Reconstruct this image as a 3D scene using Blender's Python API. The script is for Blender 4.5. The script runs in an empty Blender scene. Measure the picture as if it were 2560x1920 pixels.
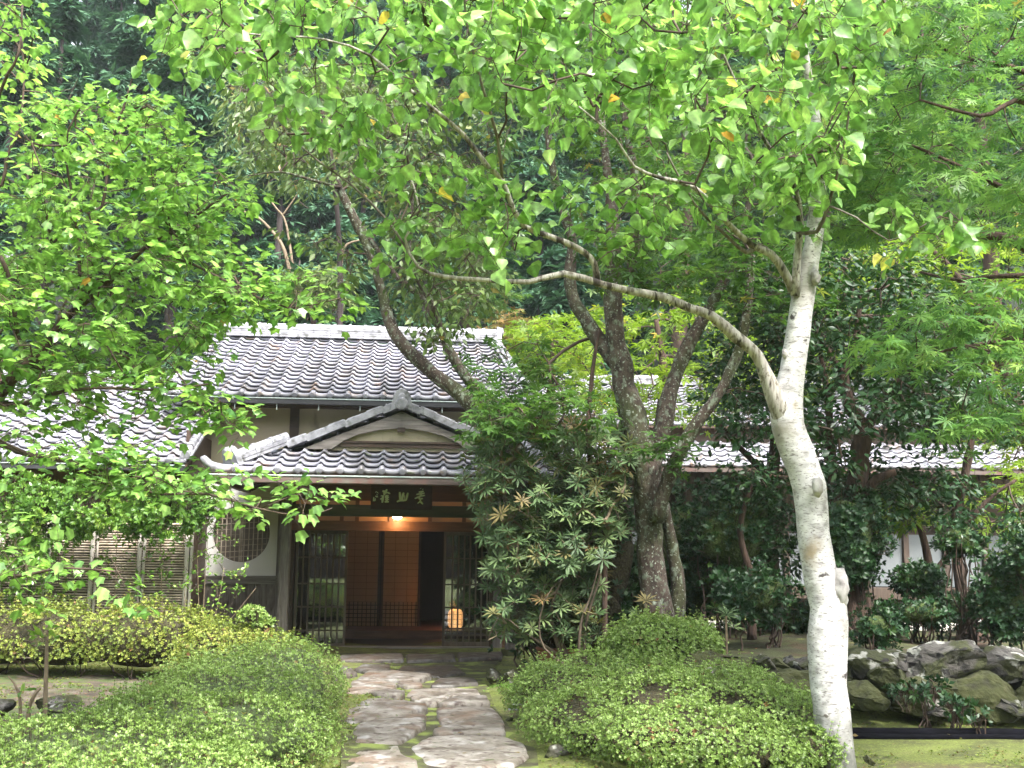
import bpy, math, random
import numpy as np
from mathutils import Vector, Matrix, noise
R = math.radians
random.seed(7); rng = np.random.default_rng(11)
scene = bpy.context.scene
col = scene.collection
# ------------------------------------------------------------------ camera
F = 2700.0; CAMZ = 1.58; PITCH = 8.43; ROLL = 0.6; YAWH = 5.0
cd = bpy.data.cameras.new('camera'); cam = bpy.data.objects.new('camera', cd); col.objects.link(cam)
cd.lens = F/2560*36; cd.sensor_width = 36; cd.clip_end = 600; cd.clip_start = .05
CR = (Matrix.Rotation(R(90+PITCH), 3, 'X') @ Matrix.Rotation(R(ROLL), 3, 'Z'))
cam.matrix_world = Matrix.Translation((0, 0, CAMZ)) @ CR.to_4x4()
cd.dof.use_dof = False
scene.camera = cam
# ------------------------------------------------------------------ world / sun / exposure
SUN_EL, SUN_AZ = 54, 150          # azimuth of the sun, measured like the sky's sun_rotation
w = bpy.data.worlds.new('World'); scene.world = w; w.use_nodes = True
wn = w.node_tree.nodes; wl = w.node_tree.links
bg = wn['Background']
sky = wn.new('ShaderNodeTexSky'); sky.sky_type = 'NISHITA'; sky.sun_disc = False
sky.sun_elevation = R(SUN_EL); sky.sun_rotation = R(SUN_AZ); sky.dust_density = 4; sky.air_density = 1.0; sky.ozone_density = .6
hs = wn.new('ShaderNodeHueSaturation'); hs.inputs['Saturation'].default_value = .35
wl.new(sky.outputs[0], hs.inputs['Color']); wl.new(hs.outputs[0], bg.inputs[0]); bg.inputs[1].default_value = .15
sd = bpy.data.lights.new('sun', 'SUN'); so = bpy.data.objects.new('sun', sd); col.objects.link(so)
sd.energy = 2.6; sd.angle = R(9); sd.color = (1, .96, .9)
az = R(SUN_AZ)
sdir = Vector((math.sin(az)*math.cos(R(SUN_EL)), math.cos(az)*math.cos(R(SUN_EL)), math.sin(R(SUN_EL))))
so.rotation_euler = sdir.to_track_quat('Z', 'Y').to_euler(); so.location = (0, 0, 30)
scene.view_settings.view_transform = 'Standard'; scene.view_settings.look = 'None'
scene.view_settings.exposure = 2.15; scene.view_settings.gamma = 1
scene.cycles.max_bounces = 8; scene.cycles.transmission_bounces = 6; scene.cycles.diffuse_bounces = 4
scene.cycles.glossy_bounces = 3; scene.cycles.transparent_max_bounces = 6
scene.cycles.use_denoising = True; scene.cycles.volume_bounces = 1
scene.cycles.caustics_reflective = False; scene.cycles.caustics_refractive = False
# ------------------------------------------------------------------ pixel <-> world helpers (photo pixels 2560x1920)
def ray(px, py): return CR @ Vector(((px-1280)/F, (960-py)/F, -1))
def P(px, py, Y):
    d = ray(px, py); return Vector((0, 0, CAMZ)) + d*(Y/d.y)
def G(px, py, z=0.0):
    d = ray(px, py); t = (z-CAMZ)/d.z; return Vector((0, 0, CAMZ)) + d*t
K = 1.15732
def Q(x, y, Y): return P(x*K, y*K, Y)
O0 = P(987, 1622, 16.9); HO = Vector((O0.x, O0.y, 0)); HR = Matrix.Rotation(R(YAWH), 3, 'Z')
def L(px, py, ly):
    d = HR.transposed() @ ray(px, py); c = HR.transposed() @ (Vector((0, 0, CAMZ))-HO)
    return c + d*((ly-c.y)/d.y)
# ------------------------------------------------------------------ object helpers
def tag(o, label=None, cat=None, group=None, kind=None):
    if label: o['label'] = label
    if cat: o['category'] = cat
    if group: o['group'] = group
    if kind: o['kind'] = kind
    return o
def empty(name, loc=(0, 0, 0), rz=0):
    o = bpy.data.objects.new(name, None); col.objects.link(o); o.location = loc; o.rotation_euler = (0, 0, rz); o.empty_display_size = .2
    return o
def link(name, me, m, parent=None, smooth=False, keep=False):
    me.materials.append(m)
    if smooth: me.polygons.foreach_set('use_smooth', [True]*len(me.polygons))
    o = bpy.data.objects.new(name, me); col.objects.link(o)
    if parent is not None:
        o.parent = parent
        if keep:    # mesh built in world coordinates under a root that sits elsewhere
            M4 = Matrix.Translation(parent.location) @ Matrix.Rotation(parent.rotation_euler.z, 4, 'Z')
            me.transform(M4.inverted())
    return o
class MB:
    def __init__(s): s.v = []; s.f = []; s.r = []
    def add(s, vs, fs, r=None):
        n = len(s.v); s.v += [tuple(p) for p in vs]; s.f += [tuple(i+n for i in f) for f in fs]
        rr = random.random() if r is None else r
        s.r += [rr]*len(fs)
    def box(s, c, d, rot=None, r=None):
        hx, hy, hz = d[0]/2, d[1]/2, d[2]/2
        vs = [Vector((x*hx, y*hy, z*hz)) for x in (-1, 1) for y in (-1, 1) for z in (-1, 1)]
        if rot is not None: vs = [rot @ p for p in vs]
        c = Vector(c)
        s.add([p+c for p in vs], [(0, 1, 3, 2), (4, 6, 7, 5), (0, 4, 5, 1), (2, 3, 7, 6), (0, 2, 6, 4), (1, 5, 7, 3)], r)
    def box2(s, a, b, r=None):
        s.box([(a[i]+b[i])/2 for i in range(3)], [abs(b[i]-a[i]) for i in range(3)], None, r)
    def beam(s, a, b, w, h, r=None):
        a, b = Vector(a), Vector(b); d = b-a; q = d.to_track_quat('X', 'Z').to_matrix()
        s.box((a+b)/2, (d.length, w, h), q, r)
    def tube(s, pts, rad, seg=8, amp=0, freq=3, cap=True, r=None, flat=None):
        pts = [Vector(p) for p in pts]; n = len(pts); rings = []; prev = None
        vs = []
        for i, p in enumerate(pts):
            t = (pts[min(i+1, n-1)]-pts[max(i-1, 0)]).normalized()
            if prev is None: a = t.orthogonal().normalized()
            else: a = (prev-t*prev.dot(t)).normalized()
            prev = a; b = t.cross(a); rr = rad[i] if hasattr(rad, '__len__') else rad
            for k in range(seg):
                th = 2*math.pi*k/seg; d = a*math.cos(th)+b*math.sin(th); q = rr
                if amp: q *= 1+amp*noise.noise((p+d*rr)*freq)+amp*.5*noise.noise((p+d*rr)*freq*3.1)
                o = d*q
                if flat: o = Vector((o.x*flat[0], o.y*flat[1], o.z*flat[2]))
                vs.append(p+o)
        fs = [(i*seg+k, i*seg+(k+1) % seg, (i+1)*seg+(k+1) % seg, (i+1)*seg+k) for i in range(n-1) for k in range(seg)]
        if cap: fs += [tuple(range(seg))[::-1], tuple((n-1)*seg+k for k in range(seg))]
        s.add(vs, fs, r)
    def prism(s, poly, y0, y1, r=None):      # polygon in x,z extruded along y
        n = len(poly)
        vs = [(p[0], y0, p[1]) for p in poly]+[(p[0], y1, p[1]) for p in poly]
        fs = [tuple(range(n)), tuple(range(2*n-1, n-1, -1))]+[(i, i+n, (i+1) % n+n, (i+1) % n) for i in range(n)]
        s.add(vs, fs, r)
    def build(s, name, m, parent=None, smooth=False, keep=False, bevel=0):
        me = bpy.data.meshes.new(name); me.from_pydata(s.v, [], s.f); me.update()
        a = me.attributes.new('rnd', 'FLOAT', 'FACE'); a.data.foreach_set('value', s.r)
        o = link(name, me, m, parent, smooth, keep)
        if bevel:
            b = o.modifiers.new('bevel', 'BEVEL'); b.width = bevel; b.segments = 2; b.limit_method = 'ANGLE'
        return o
def smooth_path(pts, rad, step=.12):
    """Catmull-Rom through pts (Vectors) with radii"""
    out, ro = [], []
    n = len(pts)
    for i in range(n-1):
        p0, p1, p2, p3 = pts[max(i-1, 0)], pts[i], pts[i+1], pts[min(i+2, n-1)]
        k = max(2, int((p2-p1).length/step))
        for j in range(k):
            t = j/k
            q = .5*((2*p1)+(p2-p0)*t+(2*p0-5*p1+4*p2-p3)*t*t+(3*p1-p0-3*p2+p3)*t**3)
            out.append(q); ro.append(rad[i]*(1-t)+rad[i+1]*t)
    out.append(pts[-1]); ro.append(rad[-1])
    return out, ro
# ------------------------------------------------------------------ materials
def newmat(name):
    m = bpy.data.materials.new(name); m.use_nodes = True
    nt = m.node_tree; return m, nt.nodes, nt.links, nt.nodes['Principled BSDF']
def ramp(N, stops, interp='LINEAR'):
    r = N.new('ShaderNodeValToRGB'); r.color_ramp.interpolation = interp
    e = r.color_ramp.elements
    while len(e) > 1: e.remove(e[0])
    e[0].position = stops[0][0]; e[0].color = (*stops[0][1], 1)
    for p, c in stops[1:]:
        x = e.new(p); x.color = (*c, 1)
    return r
def surf(name, stops, scale=5, stretch=(1, 1, 1), detail=6, rough=.7, bump=.3, dist=0, over=None, rnd=0, spec=.5, coords='Object', bscale=None, bdist=.02, distort=0, rot=(0, 0, 0), rough2=None):
    """noise-driven colour; over = list of (stops_color, scale, stretch, lo, hi) masks laid on top; rnd = per-face value variation"""
    m, N, Lk, b = newmat(name)
    tc = N.new('ShaderNodeTexCoord'); mp = N.new('ShaderNodeMapping'); mp.inputs['Scale'].default_value = stretch; mp.inputs['Rotation'].default_value = rot
    Lk.new(tc.outputs[coords], mp.inputs[0])
    n = N.new('ShaderNodeTexNoise'); n.inputs['Scale'].default_value = scale; n.inputs['Detail'].default_value = detail; n.inputs['Distortion'].default_value = distort
    Lk.new(mp.outputs[0], n.inputs['Vector'])
    r = ramp(N, stops); Lk.new(n.outputs['Fac'], r.inputs[0]); c = r.outputs[0]
    for (oc, sc, st, lo, hi) in (over or []):
        mp2 = N.new('ShaderNodeMapping'); mp2.inputs['Scale'].default_value = st; mp2.inputs['Location'].default_value = (sc, 3.3, 1.7)
        Lk.new(tc.outputs[coords], mp2.inputs[0])
        n2 = N.new('ShaderNodeTexNoise'); n2.inputs['Scale'].default_value = sc; n2.inputs['Detail'].default_value = 5
        Lk.new(mp2.outputs[0], n2.inputs['Vector'])
        mr = N.new('ShaderNodeMapRange'); mr.inputs[1].default_value = lo; mr.inputs[2].default_value = hi
        Lk.new(n2.outputs['Fac'], mr.inputs[0])
        mx = N.new('ShaderNodeMix'); mx.data_type = 'RGBA'; Lk.new(mr.outputs[0], mx.inputs[0]); Lk.new(c, mx.inputs[6])
        mx.inputs[7].default_value = (*oc, 1); c = mx.outputs[2]
    if rnd:
        at = N.new('ShaderNodeAttribute'); at.attribute_name = 'rnd'
        mr = N.new('ShaderNodeMapRange'); mr.inputs[3].default_value = 1-rnd; mr.inputs[4].default_value = 1+rnd
        Lk.new(at.outputs['Fac'], mr.inputs[0])
        v = N.new('ShaderNodeVectorMath'); v.operation = 'SCALE'; Lk.new(c, v.inputs[0]); Lk.new(mr.outputs[0], v.inputs['Scale']); c = v.outputs[0]
    Lk.new(c, b.inputs['Base Color']); b.inputs['Roughness'].default_value = rough; b.inputs['Specular IOR Level'].default_value = spec
    if rough2:
        mr = N.new('ShaderNodeMapRange'); mr.inputs[3].default_value = rough; mr.inputs[4].default_value = rough2; mr.inputs[1].default_value = .35; mr.inputs[2].default_value = .65
        Lk.new(n.outputs['Fac'], mr.inputs[0]); Lk.new(mr.outputs[0], b.inputs['Roughness'])
    if bump:
        bn = n
        if bscale:
            bn = N.new('ShaderNodeTexNoise'); bn.inputs['Scale'].default_value = bscale; bn.inputs['Detail'].default_value = 8; Lk.new(mp.outputs[0], bn.inputs['Vector'])
        bp = N.new('ShaderNodeBump'); bp.inputs['Strength'].default_value = bump; bp.inputs['Distance'].default_value = bdist
        Lk.new(bn.outputs['Fac'], bp.inputs['Height']); Lk.new(bp.outputs[0], b.inputs['Normal'])
    return m
def leafmat(name, stops, trans=.45, rough=.42, spec=.5, tint=(1.15, 1.2, .85), vein=False):
    m, N, Lk, b = newmat(name)
    at = N.new('ShaderNodeAttribute'); at.attribute_name = 'rnd'
    r = ramp(N, stops); Lk.new(at.outputs['Fac'], r.inputs[0])
    b.inputs['Roughness'].default_value = rough; b.inputs['Specular IOR Level'].default_value = spec
    if vein:       # paler midrib, mottled blade
        a2 = N.new('ShaderNodeAttribute'); a2.attribute_name = 'edge'; m1 = N.new('ShaderNodeMapRange'); m1.inputs[1].default_value = 0; m1.inputs[2].default_value = .45; m1.inputs[3].default_value = 1.45; m1.inputs[4].default_value = .92; m1.interpolation_type = 'SMOOTHSTEP'; Lk.new(a2.outputs['Fac'], m1.inputs[0])
        tc = N.new('ShaderNodeTexCoord'); nz = N.new('ShaderNodeTexNoise'); nz.inputs['Scale'].default_value = 38; nz.inputs['Detail'].default_value = 4; Lk.new(tc.outputs['Object'], nz.inputs['Vector'])
        m2 = N.new('ShaderNodeMapRange'); m2.inputs[1].default_value = .3; m2.inputs[2].default_value = .7; m2.inputs[3].default_value = .72; m2.inputs[4].default_value = 1.25; Lk.new(nz.outputs['Fac'], m2.inputs[0])
        mm = N.new('ShaderNodeMath'); mm.operation = 'MULTIPLY'; Lk.new(m1.outputs[0], mm.inputs[0]); Lk.new(m2.outputs[0], mm.inputs[1])
        r0 = r; r = N.new('ShaderNodeVectorMath'); r.operation = 'SCALE'; Lk.new(r0.outputs[0], r.inputs[0]); Lk.new(mm.outputs[0], r.inputs['Scale'])
    Lk.new(r.outputs[0], b.inputs['Base Color'])
    t = N.new('ShaderNodeBsdfTranslucent')
    v = N.new('ShaderNodeVectorMath'); v.operation = 'MULTIPLY'; v.inputs[1].default_value = tint
    Lk.new(r.outputs[0], v.inputs[0]); Lk.new(v.outputs[0], t.inputs[0])
    mx = N.new('ShaderNodeMixShader'); mx.inputs[0].default_value = trans
    Lk.new(b.outputs[0], mx.inputs[1]); Lk.new(t.outputs[0], mx.inputs[2])
    Lk.new(mx.outputs[0], N['Material Output'].inputs[0])
    return m
def emis(name, c, s):
    m, N, Lk, b = newmat(name); b.inputs['Base Color'].default_value = (*c, 1)
    b.inputs['Emission Color'].default_value = (*c, 1); b.inputs['Emission Strength'].default_value = s; return m
def glassmat(name):
    m, N, Lk, b = newmat(name)
    g = N.new('ShaderNodeBsdfGlossy'); g.inputs['Roughness'].default_value = .02; g.inputs['Color'].default_value = (.9, .95, 1, 1)
    t = N.new('ShaderNodeBsdfTransparent'); t.inputs[0].default_value = (.6, .6, .6, 1)
    fr = N.new('ShaderNodeFresnel'); fr.inputs[0].default_value = 2.6
    mx = N.new('ShaderNodeMixShader'); Lk.new(fr.outputs[0], mx.inputs[0]); Lk.new(t.outputs[0], mx.inputs[1]); Lk.new(g.outputs[0], mx.inputs[2])
    Lk.new(mx.outputs[0], N['Material Output'].inputs[0]); return m
g_ = lambda v: (v, v, v)
M_tile = surf('roof_tile', [(.3, (.20, .20, .235)), (.7, (.34, .34, .39))], 3, rough=.33, rough2=.5, bump=.15, rnd=.30, spec=.8, bscale=30, over=[((.11, .10, .10), 2.2, (1, 1, 1), .52, .72), ((.25, .17, .12), 5, (1, 1, 1), .56, .74), ((.10, .12, .06), 9, (1, 1, 1), .64, .70)])
M_ridge = surf('ridge_tile', [(.3, (.19, .19, .215)), (.7, (.40, .40, .44))], 9, rough=.4, bump=.3, rnd=.15, spec=.7, over=[((.09, .09, .085), 11, (1, 1, 1), .5, .7)])
M_plaster_w = surf('white_plaster', [(.3, (.70, .68, .66)), (.7, (.80, .78, .76))], 2, rough=.9, bump=.08, bscale=60)
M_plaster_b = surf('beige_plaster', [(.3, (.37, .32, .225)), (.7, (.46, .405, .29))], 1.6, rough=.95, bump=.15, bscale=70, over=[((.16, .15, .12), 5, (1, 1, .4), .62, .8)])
M_wood_grey = surf('weathered_wood', [(.25, (.085, .070, .062)), (.5, (.15, .13, .12)), (.8, (.24, .215, .20))], 9, (3, 3, .35), rough=.8, bump=.4, distort=1.2, rnd=.12)
M_wood_greyh = surf('weathered_beam', [(.25, (.11, .095, .085)), (.5, (.18, .16, .145)), (.8, (.28, .255, .235))], 9, (.3, 3, 3), rough=.8, bump=.4, distort=.8, rnd=.12)
M_wood_dark = surf('dark_wood', [(.25, (.028, .016, .010)), (.8, (.075, .042, .024))], 8, (.4, 3, 3), rough=.6, bump=.3, rnd=.25)
M_wood_red = surf('red_brown_wood', [(.25, (.10, .040, .018)), (.8, (.22, .095, .04))], 8, (.3, 3, 3), rough=.5, bump=.2, rnd=.2)
M_wood_wall = surf('brown_board', [(.25, (.07, .035, .018)), (.8, (.15, .075, .035))], 8, (3, 3, .3), rough=.7, bump=.3, rnd=.3)
M_beam_green = surf('mossy_beam', [(.25, (.045, .045, .028)), (.8, (.11, .095, .055))], 8, (.3, 3, 3), rough=.7, bump=.3, over=[((.04, .055, .025), 5, (.3, 1, 1), .45, .7)])
M_lattice = surf('lattice_wood', [(.25, (.08, .062, .045)), (.8, (.16, .125, .095))], 8, (3, 3, .4), rough=.75, bump=.2, rnd=.15)
M_paper = surf('shoji_paper', [(.3, (.44, .29, .18)), (.7, (.50, .34, .21))], 2, rough=.9, bump=0)
M_copper = surf('copper_gutter', [(.3, (.055, .038, .034)), (.6, (.11, .085, .075)), (.85, (.15, .16, .14))], 4, (.6, 6, 6), rough=.45, bump=.1, spec=.6, over=[((.12, .06, .05), 3, (2, 1, 1), .5, .7)])
M_gutterline = surf('gutter_lip', [(.3, (.25, .32, .30)), (.7, (.4, .45, .43))], 5, rough=.35, bump=0)
M_black = surf('black_metal', [(.3, (.012, .013, .016)), (.7, (.03, .03, .035))], 5, rough=.5, bump=0)
M_glass = glassmat('pane_glass')
M_bamboo = surf('bamboo', [(.3, (.30, .24, .18)), (.7, (.56, .47, .38))], 10, (1, 1, 1), rough=.6, bump=.2, rnd=.3)
M_panel = surf('grained_panel', [(.28, (.070, .055, .048)), (.5, (.155, .13, .115)), (.75, (.23, .20, .18))], 2.6, (2.6, 1, .55), detail=1.5, rough=.8, bump=.2, distort=3.5, rnd=.12, over=[((.05, .038, .032), 30, (4, 4, .3), .5, .9)])
M_floor_blk = surf('earth_floor', [(.3, (.010, .008, .007)), (.7, (.022, .018, .014))], 4, rough=.6, bump=.1)
M_lamp = emis('lamp_glow', (1, .70, .38), 14)
M_lantern = emis('lantern_paper', (1, .50, .18), .9)
M_sign = surf('sign_board', [(.3, (.040, .022, .015)), (.7, (.075, .042, .030))], 8, (.3, 3, 3), rough=.7, bump=.2, spec=.2)
M_signink = surf('sign_lettering', [(.3, (.66, .74, .52)), (.7, (.78, .85, .64))], 40, rough=.8, bump=0)
M_seal = surf('sign_seal', [(.3, (.07, .01, .01)), (.7, (.10, .015, .015))], 30, rough=.8, bump=0)
M_bark_white = surf('white_bark', [(.28, (.24, .225, .225)), (.42, (.48, .465, .475)), (.7, (.70, .69, .70))], 9, (1, 1, 1.8), detail=10, rough=.75, bump=.5, bscale=14, bdist=.012,
    over=[((.15, .135, .13), 13, (1, 1, 5), .60, .70), ((.20, .18, .18), 40, (1, 1, 2.6), .55, .68), ((.26, .24, .21), 2.6, (1, 1, 1), .54, .74), ((.06, .05, .05), 8.5, (1, 1, 1.4), .645, .69), ((.30, .24, .17), 3.3, (1, 1, .8), .60, .72)])
M_bark_limb = surf('pale_limb_bark', [(.28, (.12, .10, .085)), (.45, (.30, .275, .25)), (.7, (.50, .475, .445))], 7, (6, 1, 1), detail=6, rough=.75, bump=.4, bscale=24, bdist=.008,
    over=[((.030, .022, .019), 4.2, (3.0, 1, 1), .55, .60), ((.13, .11, .085), 24, (2, 1, 1), .52, .66)])
M_bark_limb2 = surf('young_limb_bark', [(.28, (.045, .034, .028)), (.45, (.11, .09, .075)), (.7, (.24, .21, .19))], 9, (4, 1, 1), detail=6, rough=.75, bump=.3, bscale=24, bdist=.008)
M_bark_lichen = surf('lichen_bark', [(.3, (.025, .016, .012)), (.5, (.065, .046, .036)), (.7, (.11, .088, .072))], 9, (1, 1, .6), detail=8, rough=.95, bump=.8, bscale=22, bdist=.03,
    over=[((.045, .055, .018), 2.4, (1, 1, .6), .48, .66), ((.16, .19, .14), 14, (1, 1, .8), .54, .66), ((.28, .31, .26), 38, (1, 1, 1), .60, .66), ((.03, .022, .018), 30, (1, 1, .5), .58, .66)])
M_bark_dark = surf('dark_bark', [(.3, (.030, .018, .014)), (.7, (.095, .058, .042))], 8, (3, 3, .5), detail=8, rough=.95, bump=.8, bscale=16, bdist=.03)
M_twig = surf('twig_bark', [(.3, (.030, .019, .014)), (.7, (.085, .055, .038))], 12, rough=.8, bump=0)
M_twig_mid = surf('grey_brown_twig', [(.3, (.06, .044, .030)), (.7, (.14, .105, .075))], 12, rough=.8, bump=0)
M_twig_pale = surf('pale_twig', [(.3, (.11, .08, .05)), (.7, (.25, .19, .125))], 12, rough=.8, bump=0)
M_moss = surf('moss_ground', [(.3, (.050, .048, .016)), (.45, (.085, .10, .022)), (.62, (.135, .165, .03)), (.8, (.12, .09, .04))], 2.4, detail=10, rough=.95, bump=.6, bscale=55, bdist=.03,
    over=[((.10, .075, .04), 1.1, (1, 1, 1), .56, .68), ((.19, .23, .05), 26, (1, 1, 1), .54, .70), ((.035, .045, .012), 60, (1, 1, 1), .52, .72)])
M_terrace = surf('terrace_moss', [(.3, (.028, .022, .014)), (.55, (.050, .058, .018)), (.8, (.085, .10, .028))], 3, detail=10, rough=.95, bump=.6, bscale=40, bdist=.04, over=[((.06, .035, .02), 4, (1, 1, 1), .52, .66)])  # darker, browner moss than on the lawn
M_hill = surf('forest_floor', [(.3, (.012, .014, .012)), (.7, (.028, .045, .024))], .6, detail=8, rough=1, bump=0)
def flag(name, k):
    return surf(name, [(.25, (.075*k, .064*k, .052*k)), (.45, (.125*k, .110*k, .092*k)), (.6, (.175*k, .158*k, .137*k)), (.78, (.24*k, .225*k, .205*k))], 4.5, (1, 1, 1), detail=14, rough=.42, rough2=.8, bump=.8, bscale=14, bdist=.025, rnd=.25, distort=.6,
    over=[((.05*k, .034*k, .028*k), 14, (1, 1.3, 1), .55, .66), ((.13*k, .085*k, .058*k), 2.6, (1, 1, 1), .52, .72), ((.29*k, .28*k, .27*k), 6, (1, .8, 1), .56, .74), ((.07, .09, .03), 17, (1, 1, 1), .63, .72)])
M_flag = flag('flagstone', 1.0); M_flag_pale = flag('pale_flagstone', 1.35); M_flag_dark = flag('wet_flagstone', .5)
M_rock = surf('rock', [(.25, (.035, .030, .027)), (.5, (.095, .085, .078)), (.75, (.19, .18, .165))], 4, detail=12, rough=.85, bump=.9, bscale=9, bdist=.05, rnd=.15,
    over=[((.035, .038, .011), 2.6, (1, 1, 1), .44, .54), ((.30, .30, .27), 9, (1, 1, 1), .60, .66), ((.02, .018, .016), 5, (1, 1, 2), .58, .64)])
M_wallrock = surf('wall_rock', [(.25, (.020, .018, .016)), (.5, (.055, .050, .045)), (.75, (.11, .105, .095))], 5, detail=12, rough=.9, bump=1, bscale=8, bdist=.06,
    over=[((.030, .034, .010), 3.2, (1, 1, 1), .47, .55), ((.26, .26, .235), 6, (1, 1, 1), .575, .62), ((.012, .011, .010), 7, (1, 1, 2), .58, .63)])
M_rock_moss = surf('mossy_rock', [(.3, (.022, .022, .010)), (.5, (.042, .048, .014)), (.75, (.07, .07, .03))], 9, detail=12, rough=.95, bump=1, bscale=9, bdist=.05, over=[((.22, .21, .19), 3.5, (1, 1, 1), .60, .66)])
M_rock_blue = surf('blue_grey_rock', [(.3, (.15, .16, .19)), (.7, (.33, .34, .37))], 5, detail=10, rough=.5, bump=.5, bscale=9)
M_terracotta = surf('terracotta', [(.3, (.15, .05, .028)), (.7, (.26, .10, .055))], 6, rough=.8, bump=.2)
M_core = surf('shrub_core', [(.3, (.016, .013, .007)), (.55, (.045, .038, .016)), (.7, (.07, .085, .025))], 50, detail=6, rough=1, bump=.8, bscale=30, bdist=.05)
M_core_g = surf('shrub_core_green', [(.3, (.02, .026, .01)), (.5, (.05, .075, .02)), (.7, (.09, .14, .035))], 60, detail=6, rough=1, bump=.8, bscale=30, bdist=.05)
M_shoji_blue = surf('gallery_panel', [(.3, (.11, .125, .135)), (.7, (.16, .175, .185))], 1, rough=.6, bump=0)
M_gal_wood = surf('gallery_wood', [(.3, (.035, .022, .016)), (.7, (.075, .050, .036))], 6, (3, 3, .4), rough=.7, bump=.2, rnd=.2)
M_trunk_far = surf('far_trunk', [(.3, (.02, .014, .014)), (.7, (.055, .042, .040))], 5, (2, 2, .3), rough=1, bump=0)
Lf = leafmat
M_leaf_birch = Lf('birch_leaf', [(0, (.08, .18, .05)), (.35, (.165, .32, .08)), (.75, (.27, .45, .12)), (.93, (.38, .55, .18)), (.97, (.62, .52, .10)), (.99, (.55, .30, .07)), (1, (.3, .12, .04))], .52, .38, .7, vein=True)
M_leaf_left = Lf('lobed_leaf', [(0, (.07, .17, .05)), (.4, (.16, .30, .075)), (.8, (.26, .43, .11)), (.97, (.38, .53, .14)), (.985, (.50, .40, .08)), (1, (.42, .2, .06))], .5, .38, .7, vein=True)
M_leaf_maple = Lf('maple_leaf', [(0, (.055, .14, .05)), (.4, (.12, .25, .075)), (.8, (.21, .36, .095)), (.97, (.30, .43, .10)), (1, (.30, .17, .05))], .48, .42, .5)
M_leaf_maple_y = Lf('bright_maple_leaf', [(0, (.09, .17, .016)), (.5, (.16, .26, .022)), (.9, (.24, .33, .03)), (1, (.40, .30, .05))], .5, .45, .4)
M_leaf_mid = Lf('katsura_leaf', [(0, (.032, .08, .018)), (.5, (.062, .14, .026)), (.9, (.11, .20, .035)), (1, (.30, .22, .05))], .45, .4, .5)
M_leaf_olive = Lf('drooping_leaf', [(0, (.060, .105, .028)), (.5, (.10, .165, .045)), (.9, (.16, .22, .06)), (1, (.26, .18, .05))], .4, .45, .5)
M_leaf_dark = Lf('evergreen_leaf', [(0, (.012, .040, .016)), (.5, (.022, .066, .022)), (.9, (.045, .10, .028)), (1, (.08, .15, .03))], .2, .46, .45, tint=(1.4, 1.4, .5))
M_leaf_conifer = Lf('conifer_needles', [(0, (.026, .075, .044)), (.6, (.058, .14, .075)), (1, (.10, .21, .10))], .2, .6, .3)
M_leaf_azalea = Lf('azalea_leaf', [(0, (.10, .17, .04)), (.35, (.20, .30, .065)), (.7, (.27, .40, .11)), (.88, (.36, .48, .16)), (.94, (.26, .17, .06)), (1, (.17, .08, .03))], .35, .42, .5)
M_leaf_azalea_b = Lf('brownish_azalea_leaf', [(0, (.10, .15, .03)), (.4, (.20, .26, .045)), (.7, (.32, .37, .07)), (.84, (.36, .36, .09)), (.89, (.26, .16, .06)), (1, (.18, .09, .04))], .3, .5, .4)
M_leaf_hedge = Lf('hedge_leaf', [(0, (.06, .15, .03)), (.5, (.13, .26, .04)), (.85, (.24, .38, .06)), (1, (.36, .46, .09))], .38, .36, .55)
M_leaf_rhodo = Lf('rhododendron_leaf', [(0, (.045, .085, .032)), (.5, (.085, .145, .055)), (.85, (.15, .21, .08)), (.93, (.15, .13, .05)), (1, (.17, .10, .045))], .2, .55, .35, tint=(1.2, 1.1, .5))
M_leaf_pale = Lf('pale_leaf', [(0, (.08, .13, .035)), (.5, (.14, .20, .06)), (1, (.24, .28, .10))], .35, .5, .4)
M_leaf_rust = Lf('rusty_leaf', [(0, (.10, .08, .025)), (.5, (.18, .12, .045)), (.8, (.14, .15, .03)), (1, (.28, .12, .06))], .35, .5, .4)
M_leaf_ground = Lf('ground_leaf', [(0, (.08, .13, .022)), (.4, (.14, .20, .03)), (.7, (.20, .25, .045)), (.85, (.17, .14, .04)), (1, (.13, .08, .03))], .3, .5, .4)
M_bark_knot = surf('knot_bark', [(.3, (.14, .125, .12)), (.5, (.34, .32, .315)), (.7, (.50, .485, .48))], 12, detail=8, rough=.8, bump=.6, bscale=20, bdist=.015)
def stain_base(m, h0, h1, c):   # algae and moss on the foot of the trunk, in the trunk's own height
    N, Lk = m.node_tree.nodes, m.node_tree.links; b = N['Principled BSDF']; src = b.inputs['Base Color'].links[0].from_socket
    tc = N.new('ShaderNodeTexCoord'); sx = N.new('ShaderNodeSeparateXYZ'); Lk.new(tc.outputs['Object'], sx.inputs[0])
    n = N.new('ShaderNodeTexNoise'); n.inputs['Scale'].default_value = 9; n.inputs['Detail'].default_value = 6; Lk.new(tc.outputs['Object'], n.inputs['Vector'])
    a = N.new('ShaderNodeMath'); a.operation = 'MULTIPLY_ADD'; a.inputs[1].default_value = .9; Lk.new(n.outputs['Fac'], a.inputs[0]); Lk.new(sx.outputs[2], a.inputs[2])
    mr = N.new('ShaderNodeMapRange'); mr.inputs[1].default_value = h0+.45; mr.inputs[2].default_value = h1+.45; mr.inputs[3].default_value = .92; mr.inputs[4].default_value = 0; Lk.new(a.outputs[0], mr.inputs[0])
    mx = N.new('ShaderNodeMix'); mx.data_type = 'RGBA'; Lk.new(mr.outputs[0], mx.inputs[0]); Lk.new(src, mx.inputs[6]); mx.inputs[7].default_value = (*c, 1); Lk.new(mx.outputs[2], b.inputs['Base Color'])
stain_base(M_bark_white, .28, .78, (.075, .08, .065))
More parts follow.
